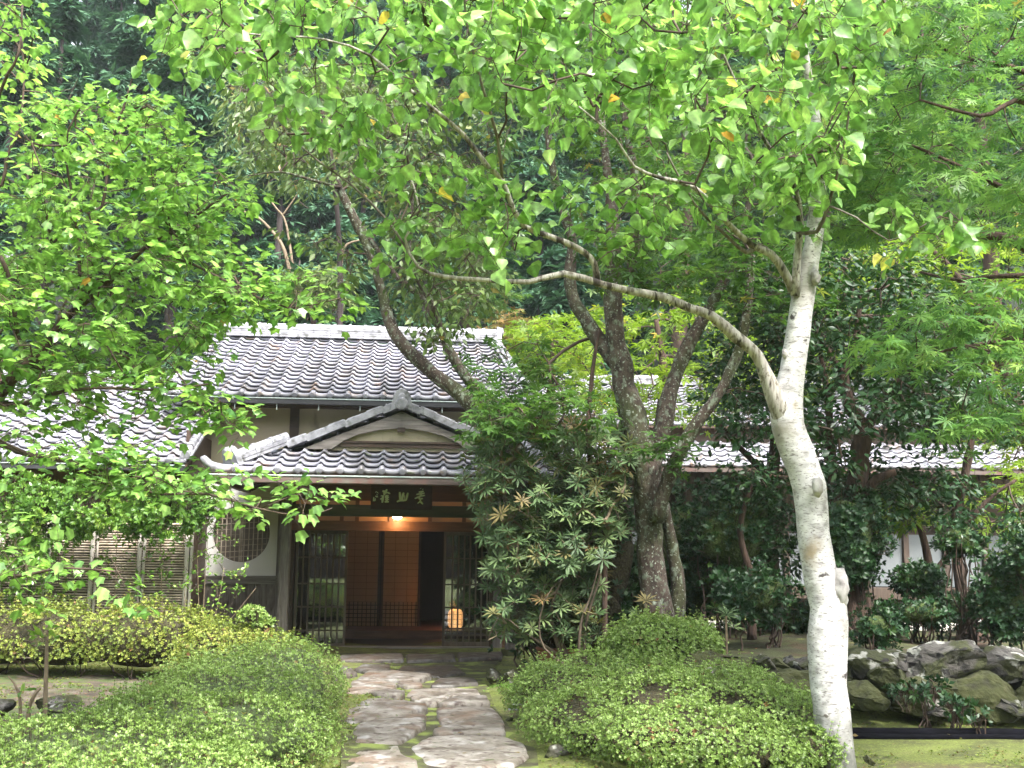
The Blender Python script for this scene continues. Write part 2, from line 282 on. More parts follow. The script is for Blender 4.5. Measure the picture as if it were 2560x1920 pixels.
# ------------------------------------------------------------------ leaf templates: (verts, faces); x = width, y = length, z = normal
def tpl(v, f): return (np.array(v, float), [tuple(x) for x in f])
T_heart = tpl([(0, 0, 0), (0, .35, -.03), (0, .7, -.04), (0, 1, -.12), (-.40, .05, .06), (-.50, .34, .09), (-.27, .72, .02), (.40, .05, .06), (.50, .34, .09), (.27, .72, .02)],
              [(0, 1, 5, 4), (1, 2, 6, 5), (2, 3, 6), (0, 7, 8, 1), (1, 8, 9, 2), (2, 9, 3)])
T_heart2 = tpl([(0, 0, 0), (.02, .33, -.07), (.03, .68, -.10), (.10, 1.05, -.30), (-.36, .02, .12), (-.46, .30, .20), (-.30, .70, .06), (.40, .08, .02), (.52, .40, .02), (.24, .80, -.12)],
              [(0, 1, 5, 4), (1, 2, 6, 5), (2, 3, 6), (0, 7, 8, 1), (1, 8, 9, 2), (2, 9, 3)])
T_heart3 = tpl([(0, 0, 0), (0, .35, .06), (0, .7, .05), (0, .96, -.02), (-.28, .06, .22), (-.34, .36, .30), (-.20, .7, .18), (.28, .06, .22), (.34, .36, .30), (.20, .7, .18)],
              [(0, 1, 5, 4), (1, 2, 6, 5), (2, 3, 6), (0, 7, 8, 1), (1, 8, 9, 2), (2, 9, 3)])
T_lobed = tpl([(0, 0, 0), (0, .38, -.02), (0, .7, -.03), (0, 1, -.14), (-.34, .06, .04), (-.40, .34, .05), (-.50, .62, -.02), (-.24, .66, .03), (.34, .06, .04), (.40, .34, .05), (.50, .62, -.02), (.24, .66, .03)],
              [(0, 1, 5, 4), (1, 7, 6, 5), (1, 2, 7), (2, 3, 7), (0, 8, 9, 1), (1, 9, 10, 11), (1, 11, 2), (2, 11, 3)])
def star(n=5, spread=118, wid=.16):
    v = [(0, 0, 0)]; f = []
    for i in range(n):
        a = R(-spread+2*spread*i/(n-1)); ln = 1-.42*abs(i-(n-1)/2)/((n-1)/2)
        d = np.array((math.sin(a), math.cos(a))); s = np.array((d[1], -d[0])); m = d*ln*.42; k = len(v)
        v += [(*(m-s*wid*ln), .02), (*(d*ln), -.10), (*(m+s*wid*ln), .02)]; f.append((0, k, k+1, k+2))
    return tpl(v, f)
T_star = star(5); T_star7 = star(7, 130, .11)
T_oval = tpl([(0, 0, 0), (0, .5, -.02), (0, 1, -.08), (-.24, .45, .05), (.24, .45, .05)], [(0, 1, 3), (1, 2, 3), (0, 4, 1), (1, 4, 2)])
T_long = tpl([(0, 0, 0), (0, .5, .02), (0, 1, -.10), (-.13, .5, .05), (.13, .5, .05)], [(0, 1, 3), (1, 2, 3), (0, 4, 1), (1, 4, 2)])
def rosette(n, ln, wd, up, fold=0, jit=.25, seed=1, tiers=1):
    rr = random.Random(seed); v = []; f = []
    for i in range(n):
        a = 2*math.pi*i/n*tiers+rr.uniform(-jit, jit); e = up*(1 if tiers == 1 else (.35+1.0*i/n))+rr.uniform(-.15, .15); l = ln*rr.uniform(.8, 1.1)
        d = np.array((math.cos(a)*math.cos(e), math.sin(a)*math.cos(e), math.sin(e)))
        s = np.array((-math.sin(a), math.cos(a), 0)); up_ = np.cross(d, s)*-1; k = len(v)
        droop = np.array((0, 0, -.12*l))
        v += [tuple(d*.04), tuple(d*l*.55-s*wd/2+up_*fold), tuple(d*l+droop), tuple(d*l*.55+s*wd/2+up_*fold)]
        if fold:
            v.append(tuple(d*l*.55)); f += [(k, k+4, k+1), (k+4, k+2, k+1), (k, k+3, k+4), (k+4, k+3, k+2)]
        else: f.append((k, k+1, k+2, k+3))
    return tpl([(y, z, x) if False else (x, y, z) for x, y, z in v], f)   # grows along +z
ROS = [rosette(7, 1, .34, .7, 0, .4, s) for s in range(3)]
ROSW = [rosette(13, 1, .17, .34, .03, .3, s, tiers=2) for s in range(3)]
FROND = [rosette(7, 1, .22, -.15, 0, .5, s) for s in range(3)]
def norm(a): return a/np.maximum(np.linalg.norm(a, axis=1, keepdims=True), 1e-9)
def place(t, pos, ydir, zdir, sc):
    V, Fc = t; N = len(pos); k = len(V)
    y = norm(ydir); x = norm(np.cross(y, zdir)); z = np.cross(x, y)
    sc = np.broadcast_to(np.asarray(sc, float), (N,))[:, None, None]
    W = (V[None, :, 0:1]*x[:, None, :]+V[None, :, 1:2]*y[:, None, :]+V[None, :, 2:3]*z[:, None, :])*sc+pos[:, None, :]
    return W.reshape(-1, 3), Fc, N, k
class LM:                          # numpy leaf mesh collector
    def __init__(s): s.V = []; s.li = []; s.lt = []; s.rn = []; s.ed = []; s.n = 0
    def add(s, t, pos, ydir, zdir, sc, rnd=None):
        if len(pos) == 0: return
        W, Fc, N, k = place(t, np.asarray(pos, float), np.asarray(ydir, float), np.asarray(zdir, float), sc)
        fl = np.concatenate([np.array(f) for f in Fc]); tot = np.array([len(f) for f in Fc])
        s.li.append((fl[None, :]+(np.arange(N)*k)[:, None]+s.n).ravel()); s.lt.append(np.tile(tot, N))
        s.V.append(W); s.n += N*k
        rn = rng.random(N) if rnd is None else rnd
        s.rn.append(np.repeat(np.clip(rn, 0, 1), k)); xa_ = np.abs(t[0][:, 0]); s.ed.append(np.tile(xa_/max(xa_.max(), 1e-6), N))
    def edges(s, a, b, ra, rb, seg=3):
        a = np.asarray(a, float); b = np.asarray(b, float); N = len(a)
        if N == 0: return
        ra = np.broadcast_to(np.asarray(ra, float), (N,)); rb = np.broadcast_to(np.asarray(rb, float), (N,))
        d = norm(b-a); h = np.where(np.abs(d[:, 2:3]) < .9, np.array([[0, 0, 1.]]), np.array([[1., 0, 0]])); u = norm(np.cross(d, h)); v = np.cross(d, u)
        rings = []
        for (p, r) in ((a, ra), (b, rb)):
            for k in range(seg):
                th = 2*math.pi*k/seg; rings.append(p+(u*math.cos(th)+v*math.sin(th))*r[:, None])
        W = np.stack(rings, 1).reshape(-1, 3); f = np.concatenate([np.array((k, (k+1) % seg, seg+(k+1) % seg, seg+k)) for k in range(seg)])
        s.li.append((f[None, :]+(np.arange(N)*2*seg)[:, None]+s.n).ravel()); s.lt.append(np.full(N*seg, 4)); s.V.append(W); s.n += N*2*seg
        s.rn.append(np.full(N*2*seg, .5)); s.ed.append(np.full(N*2*seg, .5))
    def mesh(s, name):
        me = bpy.data.meshes.new(name)
        if not s.V: return me
        V = np.concatenate(s.V); li = np.concatenate(s.li).astype(np.int32); lt = np.concatenate(s.lt).astype(np.int32)
        me.vertices.add(len(V)); me.vertices.foreach_set('co', V.astype(np.float32).ravel())
        me.loops.add(len(li)); me.loops.foreach_set('vertex_index', li)
        me.polygons.add(len(lt)); ls = np.concatenate([[0], np.cumsum(lt)[:-1]]).astype(np.int32); me.polygons.foreach_set('loop_start', ls)
        me.update(calc_edges=True)
        at = me.attributes.new('rnd', 'FLOAT', 'POINT'); at.data.foreach_set('value', np.concatenate(s.rn).astype(np.float32))
        at = me.attributes.new('edge', 'FLOAT', 'POINT'); at.data.foreach_set('value', np.concatenate(s.ed).astype(np.float32))
        return me
    def build(s, name, m, parent=None, keep=True): return link(name, s.mesh(name), m, parent, True, keep and parent is not None)
def rdir(n): return norm(rng.normal(size=(n, 3)))
# ------------------------------------------------------------------ regions and growth
def inpoly(x, y, poly):
    c = False; n = len(poly); j = n-1
    for i in range(n):
        xi, yi = poly[i]; xj, yj = poly[j]
        if (yi > y) != (yj > y) and x < (xj-xi)*(y-yi)/(yj-yi)+xi: c = not c
        j = i
    return c
def region(poly, Y0, Y1, n, gap=.0, gs=1.6, seed=0, slope=0):
    """n points in the volume that spans the outline between two depths; noise leaves gaps"""
    xs = [p[0] for p in poly]; ys = [p[1] for p in poly]; out = []; tries = 0
    while len(out) < n and tries < n*30:
        tries += 1
        x = random.uniform(min(xs), max(xs)); y = random.uniform(min(ys), max(ys))
        if not inpoly(x, y, poly): continue
        p = P(x, y, random.uniform(Y0, Y1))
        if gap and noise.noise(p*gs+Vector((seed, 0, 0))) < gap-1+random.uniform(-.1, .1): continue
        out.append(p)
    return out
def grow(limbs, targets, seg=.22, sag=.12, maxd=None):
    """attach each target to the nearest point of what has grown so far; returns arrays of edges + sprays"""
    nodes = []; par = []; base = 0
    for path in limbs:
        last = -1
        for p in path:
            nodes.append(tuple(p)); par.append(-2); last = len(nodes)-1
    base = len(nodes)
    cap = base+len(targets)*12+10; A = np.zeros((cap, 3)); A[:base] = nodes; n = base; par = par+[0]*(cap-base)
    T = np.array([tuple(t) for t in targets])
    d0 = np.array([np.min(np.sum((A[:base]-t)**2, 1)) for t in T]); order = np.argsort(d0)
    sprays = []
    for i in order:
        t = T[i]; dd = np.sum((A[:n]-t)**2, 1); j = int(np.argmin(dd)); dist = math.sqrt(dd[j])
        if dist < .03: continue
        k = max(1, min(11, int(dist/seg)+1)); p0 = A[j].copy(); last = j
        perp = rng.normal(size=3)*dist*.10
        for q in range(1, k+1):
            s = q/k; p = p0*(1-s)+t*s+perp*math.sin(s*math.pi)+np.array((0, 0, sag*dist*math.sin(s*math.pi)))
            A[n] = p; par[n] = last; last = n; n += 1
        sprays.append((last, t-p0))
    A = A[:n]; par = np.array(par[:n]); cnt = np.zeros(n)
    for (l, _) in sprays: cnt[l] += 1
    for i in range(n-1, base-1, -1):
        if par[i] >= 0: cnt[par[i]] += cnt[i]
    return A, par, cnt, base, sprays
def spray_leaves(LMl, LMt, tips, dirs, n, spread, size, template, droop=.3, flat=.6, twig=.0018, petiole=True, along=.9, rbias=None, sizej=.25, layer=False):
    """a leafy twig at each tip: n leaves set left and right along a short shoot"""
    N = len(tips)
    if N == 0: return
    tips = np.asarray(tips, float); dirs = norm(np.asarray(dirs, float)+rng.normal(size=(N, 3))*.25)
    if layer: dirs[:, 2] *= .35; dirs = norm(dirs)
    up = np.array([[0, 0, 1.]]); side = norm(np.cross(dirs, up)+rng.normal(size=(N, 3))*.15)
    st = tips-dirs*spread*.5; en = tips+dirs*spread*.6+np.array((0, 0, -.15*spread*droop))
    LMt.edges(st, en, twig*1.5, twig*.6)
    i = np.arange(N*n); s = i//n; k = i % n
    t = (k+.5)/n+rng.normal(size=N*n)*.05; sg = np.where(k % 2 == 0, 1., -1.)
    ax = st[s]*(1-t[:, None])+en[s]*t[:, None]
    off = side[s]*(sg*(1.05-.6*t)*spread*rng.uniform(.15, .6, N*n))[:, None]+dirs[s]*(rng.uniform(0, .2, N*n)*spread)[:, None]+rng.normal(size=(N*n, 3))*spread*(.05 if layer else .10)
    pos = ax+off
    if petiole: LMt.edges(ax, pos, twig*.6, twig*.35)
    yd = dirs[s]*.5+side[s]*(sg*.8)[:, None]+rng.normal(size=(N*n, 3))*.28+np.array((0, 0, -droop))
    zd = np.array([[0, 0, 1.]])*flat+rng.normal(size=(N*n, 3))*(1-flat)*.9+1e-3
    sc = size*rng.uniform(1-sizej, 1+sizej, N*n)
    rb = rng.random(N)
    rn = .62*rng.random(N*n)+.38*rb[s]
    m = rng.random(N*n) < .018; rn = np.where(m, rng.uniform(.9, 1, N*n), rn*.95)
    if rbias is not None: rn = np.clip(rn+rbias, 0, 1)
    ts = template if isinstance(template, list) else [template]
    for q, tp in enumerate(ts):
        sl_ = slice(q, None, len(ts)); LMl.add(tp, pos[sl_], yd[sl_], zd[sl_], sc[sl_], rn[sl_])
def tree(name, label, cat, limbs, targets, leaf, lmat, bark, n=7, spread=.22, size=.08, droop=.3, flat=.6, twigr=.0016, group=None, tseg=12, lmats=None, limbparts=True, sag=.12, amp=.12, petiole=True, layer=False, crown_name='crown', seg=.22, maxr=.02, twm=None, sizej=.25):
    """limbs: list of (points, radii); first is the trunk. Thing > trunk, limb..., twigs, crown"""
    root_p = limbs[0][0][0]; root = tag(empty(name, (root_p.x, root_p.y, root_p.z)), label, cat, group)
    sp = [smooth_path(*l) for l in limbs]
    for i, (p, r) in enumerate(sp):
        b = MB(); b.tube(p, r, tseg if i == 0 else max(6, tseg-4), amp, 5)
        b.build('trunk' if i == 0 else 'limb', bark[min(i, len(bark)-1)], root, True, True)
    A, par, cnt, base, sprays = grow([p[::2] for p, r in sp], targets, seg=seg, sag=sag)
    tw = LM(); lv = LM()
    idx = np.arange(base, len(A)); pr = par[idx]
    if len(idx):
        r1 = np.minimum(twigr*np.sqrt(np.maximum(cnt[idx], 1)), maxr); cp = np.where(pr >= base, cnt[np.maximum(pr, 0)], cnt[idx]); r0 = np.minimum(twigr*np.sqrt(np.maximum(cp, 1)), maxr)
        tw.edges(A[pr], A[idx], np.minimum(r0, r1*1.35), r1, 5)
    tips = np.array([A[l] for l, _ in sprays]); dirs = np.array([d for _, d in sprays])
    spray_leaves(lv, tw, tips, dirs, n, spread, size, leaf, droop, flat, twigr*.8, petiole, layer=layer, sizej=sizej)
    tw.build('twigs', twm or M_twig, root); lv.build(crown_name, lmat, root)
    return root
def w2r(w, Y): return w*K/2/F*Y     # width in first-view pixels -> radius
def limb(pts, mode='Q'):
    """pts (x, y, width, Y)"""
    f = Q if mode == 'Q' else P; s = 1 if mode == 'Q' else 1/K
    return [f(x, y, Y) for x, y, wd, Y in pts], [w2r(wd*s, Y) for x, y, wd, Y in pts]
# ================================================================== GROUND
def sst(x, a, b):
    t = np.clip((x-a)/(b-a), 0, 1); return t*t*(3-2*t)
def gh(x, y):
    x = np.asarray(x, float); y = np.asarray(y, float)
    wob = .18*np.sin(x*1.7)+.1*np.sin(x*3.9+1)
    t = sst(x, .9, 1.9)*sst(y, 10.35+wob*.3, 10.75+wob*.3)*(1-sst(y, 14.3, 15.8))
    b = .5*t+.03*t*np.sin(x*2.1+y)+(1-t)*.012*(np.sin(x*2.3+.5*y)+np.sin(y*2.9-x))
    b = b-.012*sst(-np.abs(x+.25)+1.0, 0, .3)*(1-sst(y, 15, 16))
    # small banks beside the path
    b = b+.10*np.exp(-((x-.55)**2/.08+(y-9.4)**2/1.6))+.05*np.exp(-((x+1.5)**2/.1+(y-10)**2/6))
    return b
def grid_mesh(name, xs, ys, hf, m, kind='structure', parent=None):
    X, Y = np.meshgrid(xs, ys); Z = hf(X, Y); nx, ny = len(xs), len(ys)
    V = np.stack([X, Y, Z], -1).reshape(-1, 3); i = np.arange(nx-1); j = np.arange(ny-1); I, J = np.meshgrid(i, j); a = (J*nx+I).ravel()
    li = np.stack([a, a+1, a+nx+1, a+nx], 1).ravel().astype(np.int32)
    me = bpy.data.meshes.new(name); me.vertices.add(len(V)); me.vertices.foreach_set('co', V.astype(np.float32).ravel())
    me.loops.add(len(li)); me.loops.foreach_set('vertex_index', li); me.polygons.add(len(a)); me.polygons.foreach_set('loop_start', np.arange(0, len(li), 4, dtype=np.int32)); me.update(calc_edges=True)
    o = link(name, me, m, parent, True); tag(o, kind=kind); return o
xs = np.concatenate([np.linspace(-90, -9, 24)[:-1], np.arange(-9, 9, .12), np.linspace(9, 90, 24)])
ys = np.concatenate([np.linspace(-80, 4, 20)[:-1], np.arange(4, 18, .12), np.linspace(18, 60, 14)])
grid_mesh('ground', xs, ys, gh, M_moss)
M_gravel = surf('sunlit_gravel', [(.3, (.30, .28, .24)), (.7, (.42, .40, .35))], 60, rough=.9, bump=.4)  # yard ground; sunlight on it is put into the pale colour
grid_mesh('gravel_yard', np.linspace(1.5, 24, 20), np.linspace(16.2, 23, 6), lambda x, y: x*0+.045, M_gravel)
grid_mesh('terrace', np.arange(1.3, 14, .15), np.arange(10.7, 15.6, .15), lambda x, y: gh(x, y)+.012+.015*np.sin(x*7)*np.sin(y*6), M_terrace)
def hillh(x, y):
    n = np.vectorize(lambda a, b: noise.noise(Vector((a*.05, b*.05, 3))))(x, y)
    return np.maximum(-1, (y-30)*.72-.004*(y-30)**2*.3)+n*3.0+np.maximum(0, (-x-25))*.22+np.maximum(0, (x-30))*.15
grid_mesh('hillside', np.linspace(-90, 90, 80), np.linspace(29, 100, 50), hillh, M_hill)
M_hill2 = surf('wooded_slope', [(.3, (.012, .022, .010)), (.7, (.035, .060, .026))], .8, detail=10, rough=1, bump=0)
def hill2(x, y):
    n = np.vectorize(lambda a, b: noise.noise(Vector((a*.15, b*.15, 9))))(x, y); return np.maximum(-1, np.maximum((-y-38)*.7, (np.abs(x)-45)*.7*(y < 30)))+n*2.5*(np.maximum(-y-38, np.abs(x)-45) > 2)
grid_mesh('hillside_behind', np.linspace(-90, 90, 60), np.linspace(-80, 29, 40), lambda x, y: hill2(x, y)-.4, M_hill2)  # unseen slope behind the camera, added to darken front-facing surfaces
M_soil = surf('leafy_soil', [(.3, (.035, .026, .018)), (.5, (.075, .060, .040)), (.7, (.13, .11, .085))], 5, detail=12, rough=.95, bump=.6, bscale=50, over=[((.06, .085, .022), 3, (1, 1, 1), .46, .56), ((.20, .09, .05), 18, (1, 1, 1), .62, .68)])
grid_mesh('soil_bed', np.arange(-7.2, -3.05, .2), np.arange(7.6, 13.2, .2), lambda x, y: gh(x, y)+.008+.01*np.sin(x*5)*np.sin(y*4), M_soil)
# ---- path of flagstones
Z2 = lambda x, y: (450+x*.4642, 1150+y*.4642)
stones = [[(880,1720),(885,1650),(960,1590),(1175,1562),(1195,1612),(1280,1645),(1290,1725)],
 [(1240,1565),(1330,1505),(1500,1495),(1760,1505),(1860,1545),(1885,1600),(1800,1655),(1600,1680),(1330,1668),(1255,1605)],
 [(915,1500),(960,1445),(1150,1415),(1290,1388),(1333,1398),(1328,1450),(1210,1538),(1185,1556),(1000,1566),(930,1562)],
 [(1380,1348),(1500,1336),(1690,1342),(1743,1400),(1752,1436),(1560,1448),(1400,1436),(1384,1400)],
 [(1360,1474),(1430,1449),(1750,1449),(1757,1484),(1500,1488),(1370,1493)],
 [(888,1448),(905,1322),(1100,1312),(1325,1340),(1338,1365),(1240,1393),(1000,1433),(920,1455)],
 [(1020,1292),(1130,1276),(1213,1286),(1200,1304),(1060,1305)],
 [(1240,1297),(1400,1292),(1470,1282),(1440,1312),(1360,1333),(1260,1319)],
 [(1385,1332),(1480,1297),(1655,1292),(1672,1328),(1500,1331)],
 [(890,1282),(930,1222),(1080,1217),(1172,1241),(1150,1273),(1000,1284),(900,1295)],
 [(1210,1274),(1240,1242),(1400,1232),(1605,1238),(1625,1272),(1450,1280),(1300,1284)],
 [(940,1214),(1000,1168),(1150,1158),(1360,1181),(1300,1204),(1160,1212),(1060,1209)],
 [(1160,1226),(1180,1214),(1290,1211),(1306,1226),(1220,1237)],
 [(1340,1228),(1395,1188),(1590,1183),(1608,1214),(1450,1226)],
 [(800,1172),(870,1134),(925,1152),(955,1181),(830,1204)],
 [(935,1146),(980,1118),(1130,1122),(1134,1148),(1000,1163)],
 [(1160,1142),(1200,1117),(1480,1110),(1550,1158),(1400,1175),(1250,1163)],
 [(845,1097),(862,1070),(1200,1064),(1208,1096)], [(1222,1096),(1214,1063),(1480,1060),(1490,1092)], [(1500,1091),(1492,1059),(1740,1056),(1735,1086)],
 [(1330,1800),(1300,1700),(1500,1690),(1800,1690),(1870,1740),(1840,1830)], [(870,1840),(880,1740),(1290,1745),(1310,1840)]]
pm = MB(); 
pp = [G(*Z2(*q)) for q in [(860,1900),(870,1500),(860,1250),(780,1150),(820,1040),(1760,1040),(1640,1180),(1700,1330),(1790,1450),(1920,1560),(1960,1900)]]
pm.add([(p.x, p.y, gh(p.x, p.y)+.006) for p in pp], [tuple(range(len(pp)))])
M_pathsoil = surf('path_joint_soil', [(.3, (.028, .021, .015)), (.5, (.05, .05, .018)), (.7, (.085, .10, .025))], 7, detail=10, rough=.95, bump=.6, bscale=50, over=[((.15, .19, .04), 3.5, (1, 1, 1), .52, .62)])
pathob = pm.build('flagstone_path', M_pathsoil); tag(pathob, kind='structure')
def chaikin(p, it=1):
    for _ in range(it):
        q = []
        for i in range(len(p)):
            a, b = p[i], p[(i+1) % len(p)]; q += [a*.8+b*.2, a*.2+b*.8]
        p = q
    return p
for si, s in enumerate(stones):
    pts = [G(*Z2(*q)) for q in s]; pts = [Vector((p.x, p.y, 0)) for p in pts]; c = sum(pts, Vector())/len(pts)
    pts = [c+(p-c)*.985 for p in pts]
    # subdivide and roughen the outline
    q = []
    for i in range(len(pts)):
        a, b = pts[i], pts[(i+1) % len(pts)]; k = max(1, int((b-a).length/.09))
        for j in range(k):
            t = a.lerp(b, j/k); nn = noise.noise_vector(t*6+Vector((si, 0, 0))); q.append(t+Vector((nn.x, nn.y, 0))*.016)
    q = chaikin(q, 1); n = len(q); top = random.uniform(.045, .065); rings = []
    for sc, z in ((1, -.03), (1, top*.45), (.965, top*.92), (.90, top), (.6, top+.006), (.3, top+.006)):
        rings.append([Vector((c.x+(p.x-c.x)*sc, c.y+(p.y-c.y)*sc, gh(c.x, c.y)+z+(noise.noise(Vector((p.x*sc*5, p.y*sc*5, si)))*.012 if sc < .99 else 0))) for p in q])
    b = MB(); vs = [v for r_ in rings for v in r_]+[Vector((c.x, c.y, gh(c.x, c.y)+top+.003))]
    fs = [(k*n+i, k*n+(i+1) % n, (k+1)*n+(i+1) % n, (k+1)*n+i) for k in range(5) for i in range(n)]+[(5*n+i, 5*n+(i+1) % n, 6*n) for i in range(n)]
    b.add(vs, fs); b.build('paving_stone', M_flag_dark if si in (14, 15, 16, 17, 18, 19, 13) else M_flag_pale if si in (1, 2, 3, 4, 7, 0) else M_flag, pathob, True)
# ================================================================== TILE ROOFS
PITCHW = .265; ROWL = .235
def tile_roof(name, parent, org, ux, us, ncol, nrow, lo=None, hi=None, caps=True, m=None, phase=0, pw=PITCHW):
    org, ux, us = Vector(org), Vector(ux).normalized(), Vector(us).normalized(); nn = ux.cross(us); SUB = 8
    b = MB(); SUB = 10; nx = ncol*SUB+1
    def prof(i):
        u = (i % SUB)/SUB+phase; v = (u-.15) % 1.0; d = min(v, 1-v); return .040*math.exp(-(d/.115)**2)+.022*(2*(v-.5))**2-.022
    hp = [prof(i) for i in range(nx)]
    tr = {}
    for r in range(nrow):
        s0 = r*ROWL; s1 = (r+1)*ROWL+.035; vs = []; fs = []
        for i in range(nx):
            x = i/SUB*pw; base = org+ux*x; h = hp[i]
            lip = .055 if r == 0 else .024
            vs += [base+us*(s0+.04)+nn*(h+.004-(.03 if r == 0 else 0)), base+us*s0+nn*(h+.052-lip), base+us*s0+nn*(h+.052), base+us*(s0+.1)+nn*(h+.036), base+us*s1+nn*(h-.006)]
        for i in range(nx-1):
            xm = (i+.5)/SUB*pw; sm = s0+ROWL/2
            if lo and xm < lo(sm): continue
            if hi and xm > hi(sm): continue
            for k in range(4): fs.append((i*5+k, (i+1)*5+k, (i+1)*5+k+1, i*5+k+1))
        n0 = len(b.v); b.v += [tuple(v) for v in vs]
        for f in fs:
            c = (f[0]//5)//SUB
            if (r, c) not in tr: tr[(r, c)] = random.random()
            b.f.append(tuple(q+n0 for q in f)); b.r.append(tr[(r, c)])
    if caps:
        cb = b
        for c in range(ncol+1):
            x = (c+.15-phase)*pw
            if x > ncol*pw or (hi and x > hi(0)) or (lo and x < lo(0)): continue
            p = org+ux*x+nn*.022
            cb.tube([p-us*.035, p-us*.03, p+us*.12], [.034, .048, .046], 12, r=random.random()*.4)
    return b.build(name, m or M_tile, parent, True)
def ridge(name, parent, p0, p1, layers=3, wd=.26, barrel=.075, seg=.28, endcap=(True, True), up=Vector((0, 0, 1))):
    p0, p1 = Vector(p0), Vector(p1); d = p1-p0; ln = d.length; t = d.normalized(); side = t.cross(up).normalized(); n = side.cross(t)
    q = Matrix((t, side*-1, n)).transposed(); b = MB(); h = 0; th = .045
    for k in range(layers):
        wk = wd-.02*k; nseg = max(1, int(ln/.3))
        for j in range(nseg):
            c = p0+t*(ln*(j+.5)/nseg)+n*(h+th/2)
            b.box(c+side*random.uniform(-.002, .002), (ln/nseg-.004, wk+(.03 if k == layers-1 else 0), th-.008), q)
        h += th
    nseg = max(1, int(ln/seg))
    for j in range(nseg):
        a = p0+t*(ln*j/nseg)+n*(h+.01); e = p0+t*(ln*(j+1)/nseg)+n*(h+.01)
        b.tube([a, a+t*.05, a+t*.055, e], [barrel*1.14, barrel*1.14, barrel, barrel*.97], 14)
    ob = b.build(name, M_ridge, parent, False)
    for on, p, s in ((endcap[0], p0, -1), (endcap[1], p1, 1)):
        if not on: continue
        eb = MB()
        c = p+n*(h*.5); o = []
        for i in range(13):
            a = math.pi*i/12; o.append(side*math.cos(a)*.15+n*(math.sin(a)*.17+h*.35))
        o = [side*.17-n*h*.6]+o+[side*-.17-n*h*.6]
        f0 = [c+v+t*s*.0 for v in o]; f1 = [c+v*.96+t*s*.08 for v in o]; k = len(o)
        eb.add(f0+f1, [tuple(range(k)), tuple(range(2*k-1, k-1, -1))]+[(i, (i+1) % k, (i+1) % k+k, i+k) for i in range(k)])
        cc = c+n*(.10+h*.2)+t*s*.08; eb.tube([cc, cc+t*s*.03, cc+t*s*.045], [.085, .08, .05], 16)
        eb.build('ridge_end', M_ridge, ob, False)
    return ob
# ================================================================== ENTRANCE HOUSE
H = tag(empty('entrance_house', HO, R(YAWH)), 'japanese inn entrance building with tiled main roof, gabled porch and round lattice window', 'house')
EY = -.6; RY = 2.7
ez = L(850, 992, EY).z; rz = L(850, 852, RY).z; rxl = L(545, 830, RY).x-.1; rxr = L(1235, 855, RY).x; exr = L(1335, 1005, EY).x
sl = Vector((0, RY-EY, rz-ez)); SL = sl.length; ncol = int((exr-rxl)/PITCHW)+1
tile_roof('main_roof', H, (rxl, EY, ez), (1, 0, 0), sl, ncol, int(SL/ROWL)+1, hi=lambda s: exr-rxl-(exr-rxr)*s/SL)
b = MB(); nrm = Vector((0, -sl.z, sl.y)).normalized()
def slab(b, a0, a1, c1, c0, th):   # four corners, thickness downwards
    v = [Vector(p) for p in (a0, a1, c1, c0)]; d = Vector((0, 0, -th)); b.add(v+[p+d for p in v], [(0, 1, 2, 3), (7, 6, 5, 4), (0, 4, 5, 1), (1, 5, 6, 2), (2, 6, 7, 3), (3, 7, 4, 0)])
slab(b, (rxl, EY+.02, ez-.035), (exr, EY+.02, ez-.035), (rxr, RY, rz-.035), (rxl, RY, rz-.035), .05)
slab(b, (rxl, RY*2-EY, ez-.035), (exr, RY*2-EY, ez-.035), (rxr, RY+.001, rz-.035), (rxl, RY+.001, rz-.035), .05)
b.add([(exr, EY, ez-.04), (exr, RY*2-EY, ez-.04), (rxr, RY, rz-.04)], [(0, 1, 2)])
b.build('roof_deck', M_wood_dark, H)
ridge('main_ridge', H, (rxl, RY, rz+.02), (rxr+.05, RY, rz+.02), 4, .30, .085, .27, (True, True))
ridge('verge_ridge', H, (exr-.02, EY+.05, ez+.03), (rxr+.02, RY-.1, rz+.02), 1, .16, .06, .27, (False, False))
WZ = L(600, 1160, 0).z; PZ0 = L(600, 1460, 0).z; PZ1 = L(600, 1441, 0).z; wxl = L(484, 1300, 0).x; wxr = L(700, 1300, 0).x; XR = exr-.25; soff = ez-.10
# upper wall
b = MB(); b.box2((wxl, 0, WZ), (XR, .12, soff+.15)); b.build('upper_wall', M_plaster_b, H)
b = MB()
for px_ in (483, 735, 1240):
    x = L(px_, 1080, -.03).x; b.box2((x-.07, -.035, 0), (x+.07, .08, soff+.2))
b.box2((wxl-.07, -.03, soff-.02), (XR, .05, soff+.12))
b.build('wall_post', M_wood_dark, H)
# eave underside: rafters
b = MB()
for i in range(int((exr-rxl)/.36)):
    x = rxl+.1+i*.36; b.beam((x, EY+.04, ez-.12), (x, .3, ez-.12+.9*sl.z/sl.y), .05, .06)
b.build('rafters', M_wood_dark, H)
b = MB(); b.box2((rxl, EY-.07, ez-.13), (exr, EY+.03, ez-.055)); gt = b.build('gutter', M_black, H)
b = MB(); b.tube([(rxl, EY-.075, ez-.05), (exr, EY-.075, ez-.05)], .009, 6)
for i in range(14):
    x = rxl+.4+i*.62; b.box((x, EY-.03, ez-.16), (.012, .012, .12))
b.build('gutter_brackets', M_gutterline, gt)
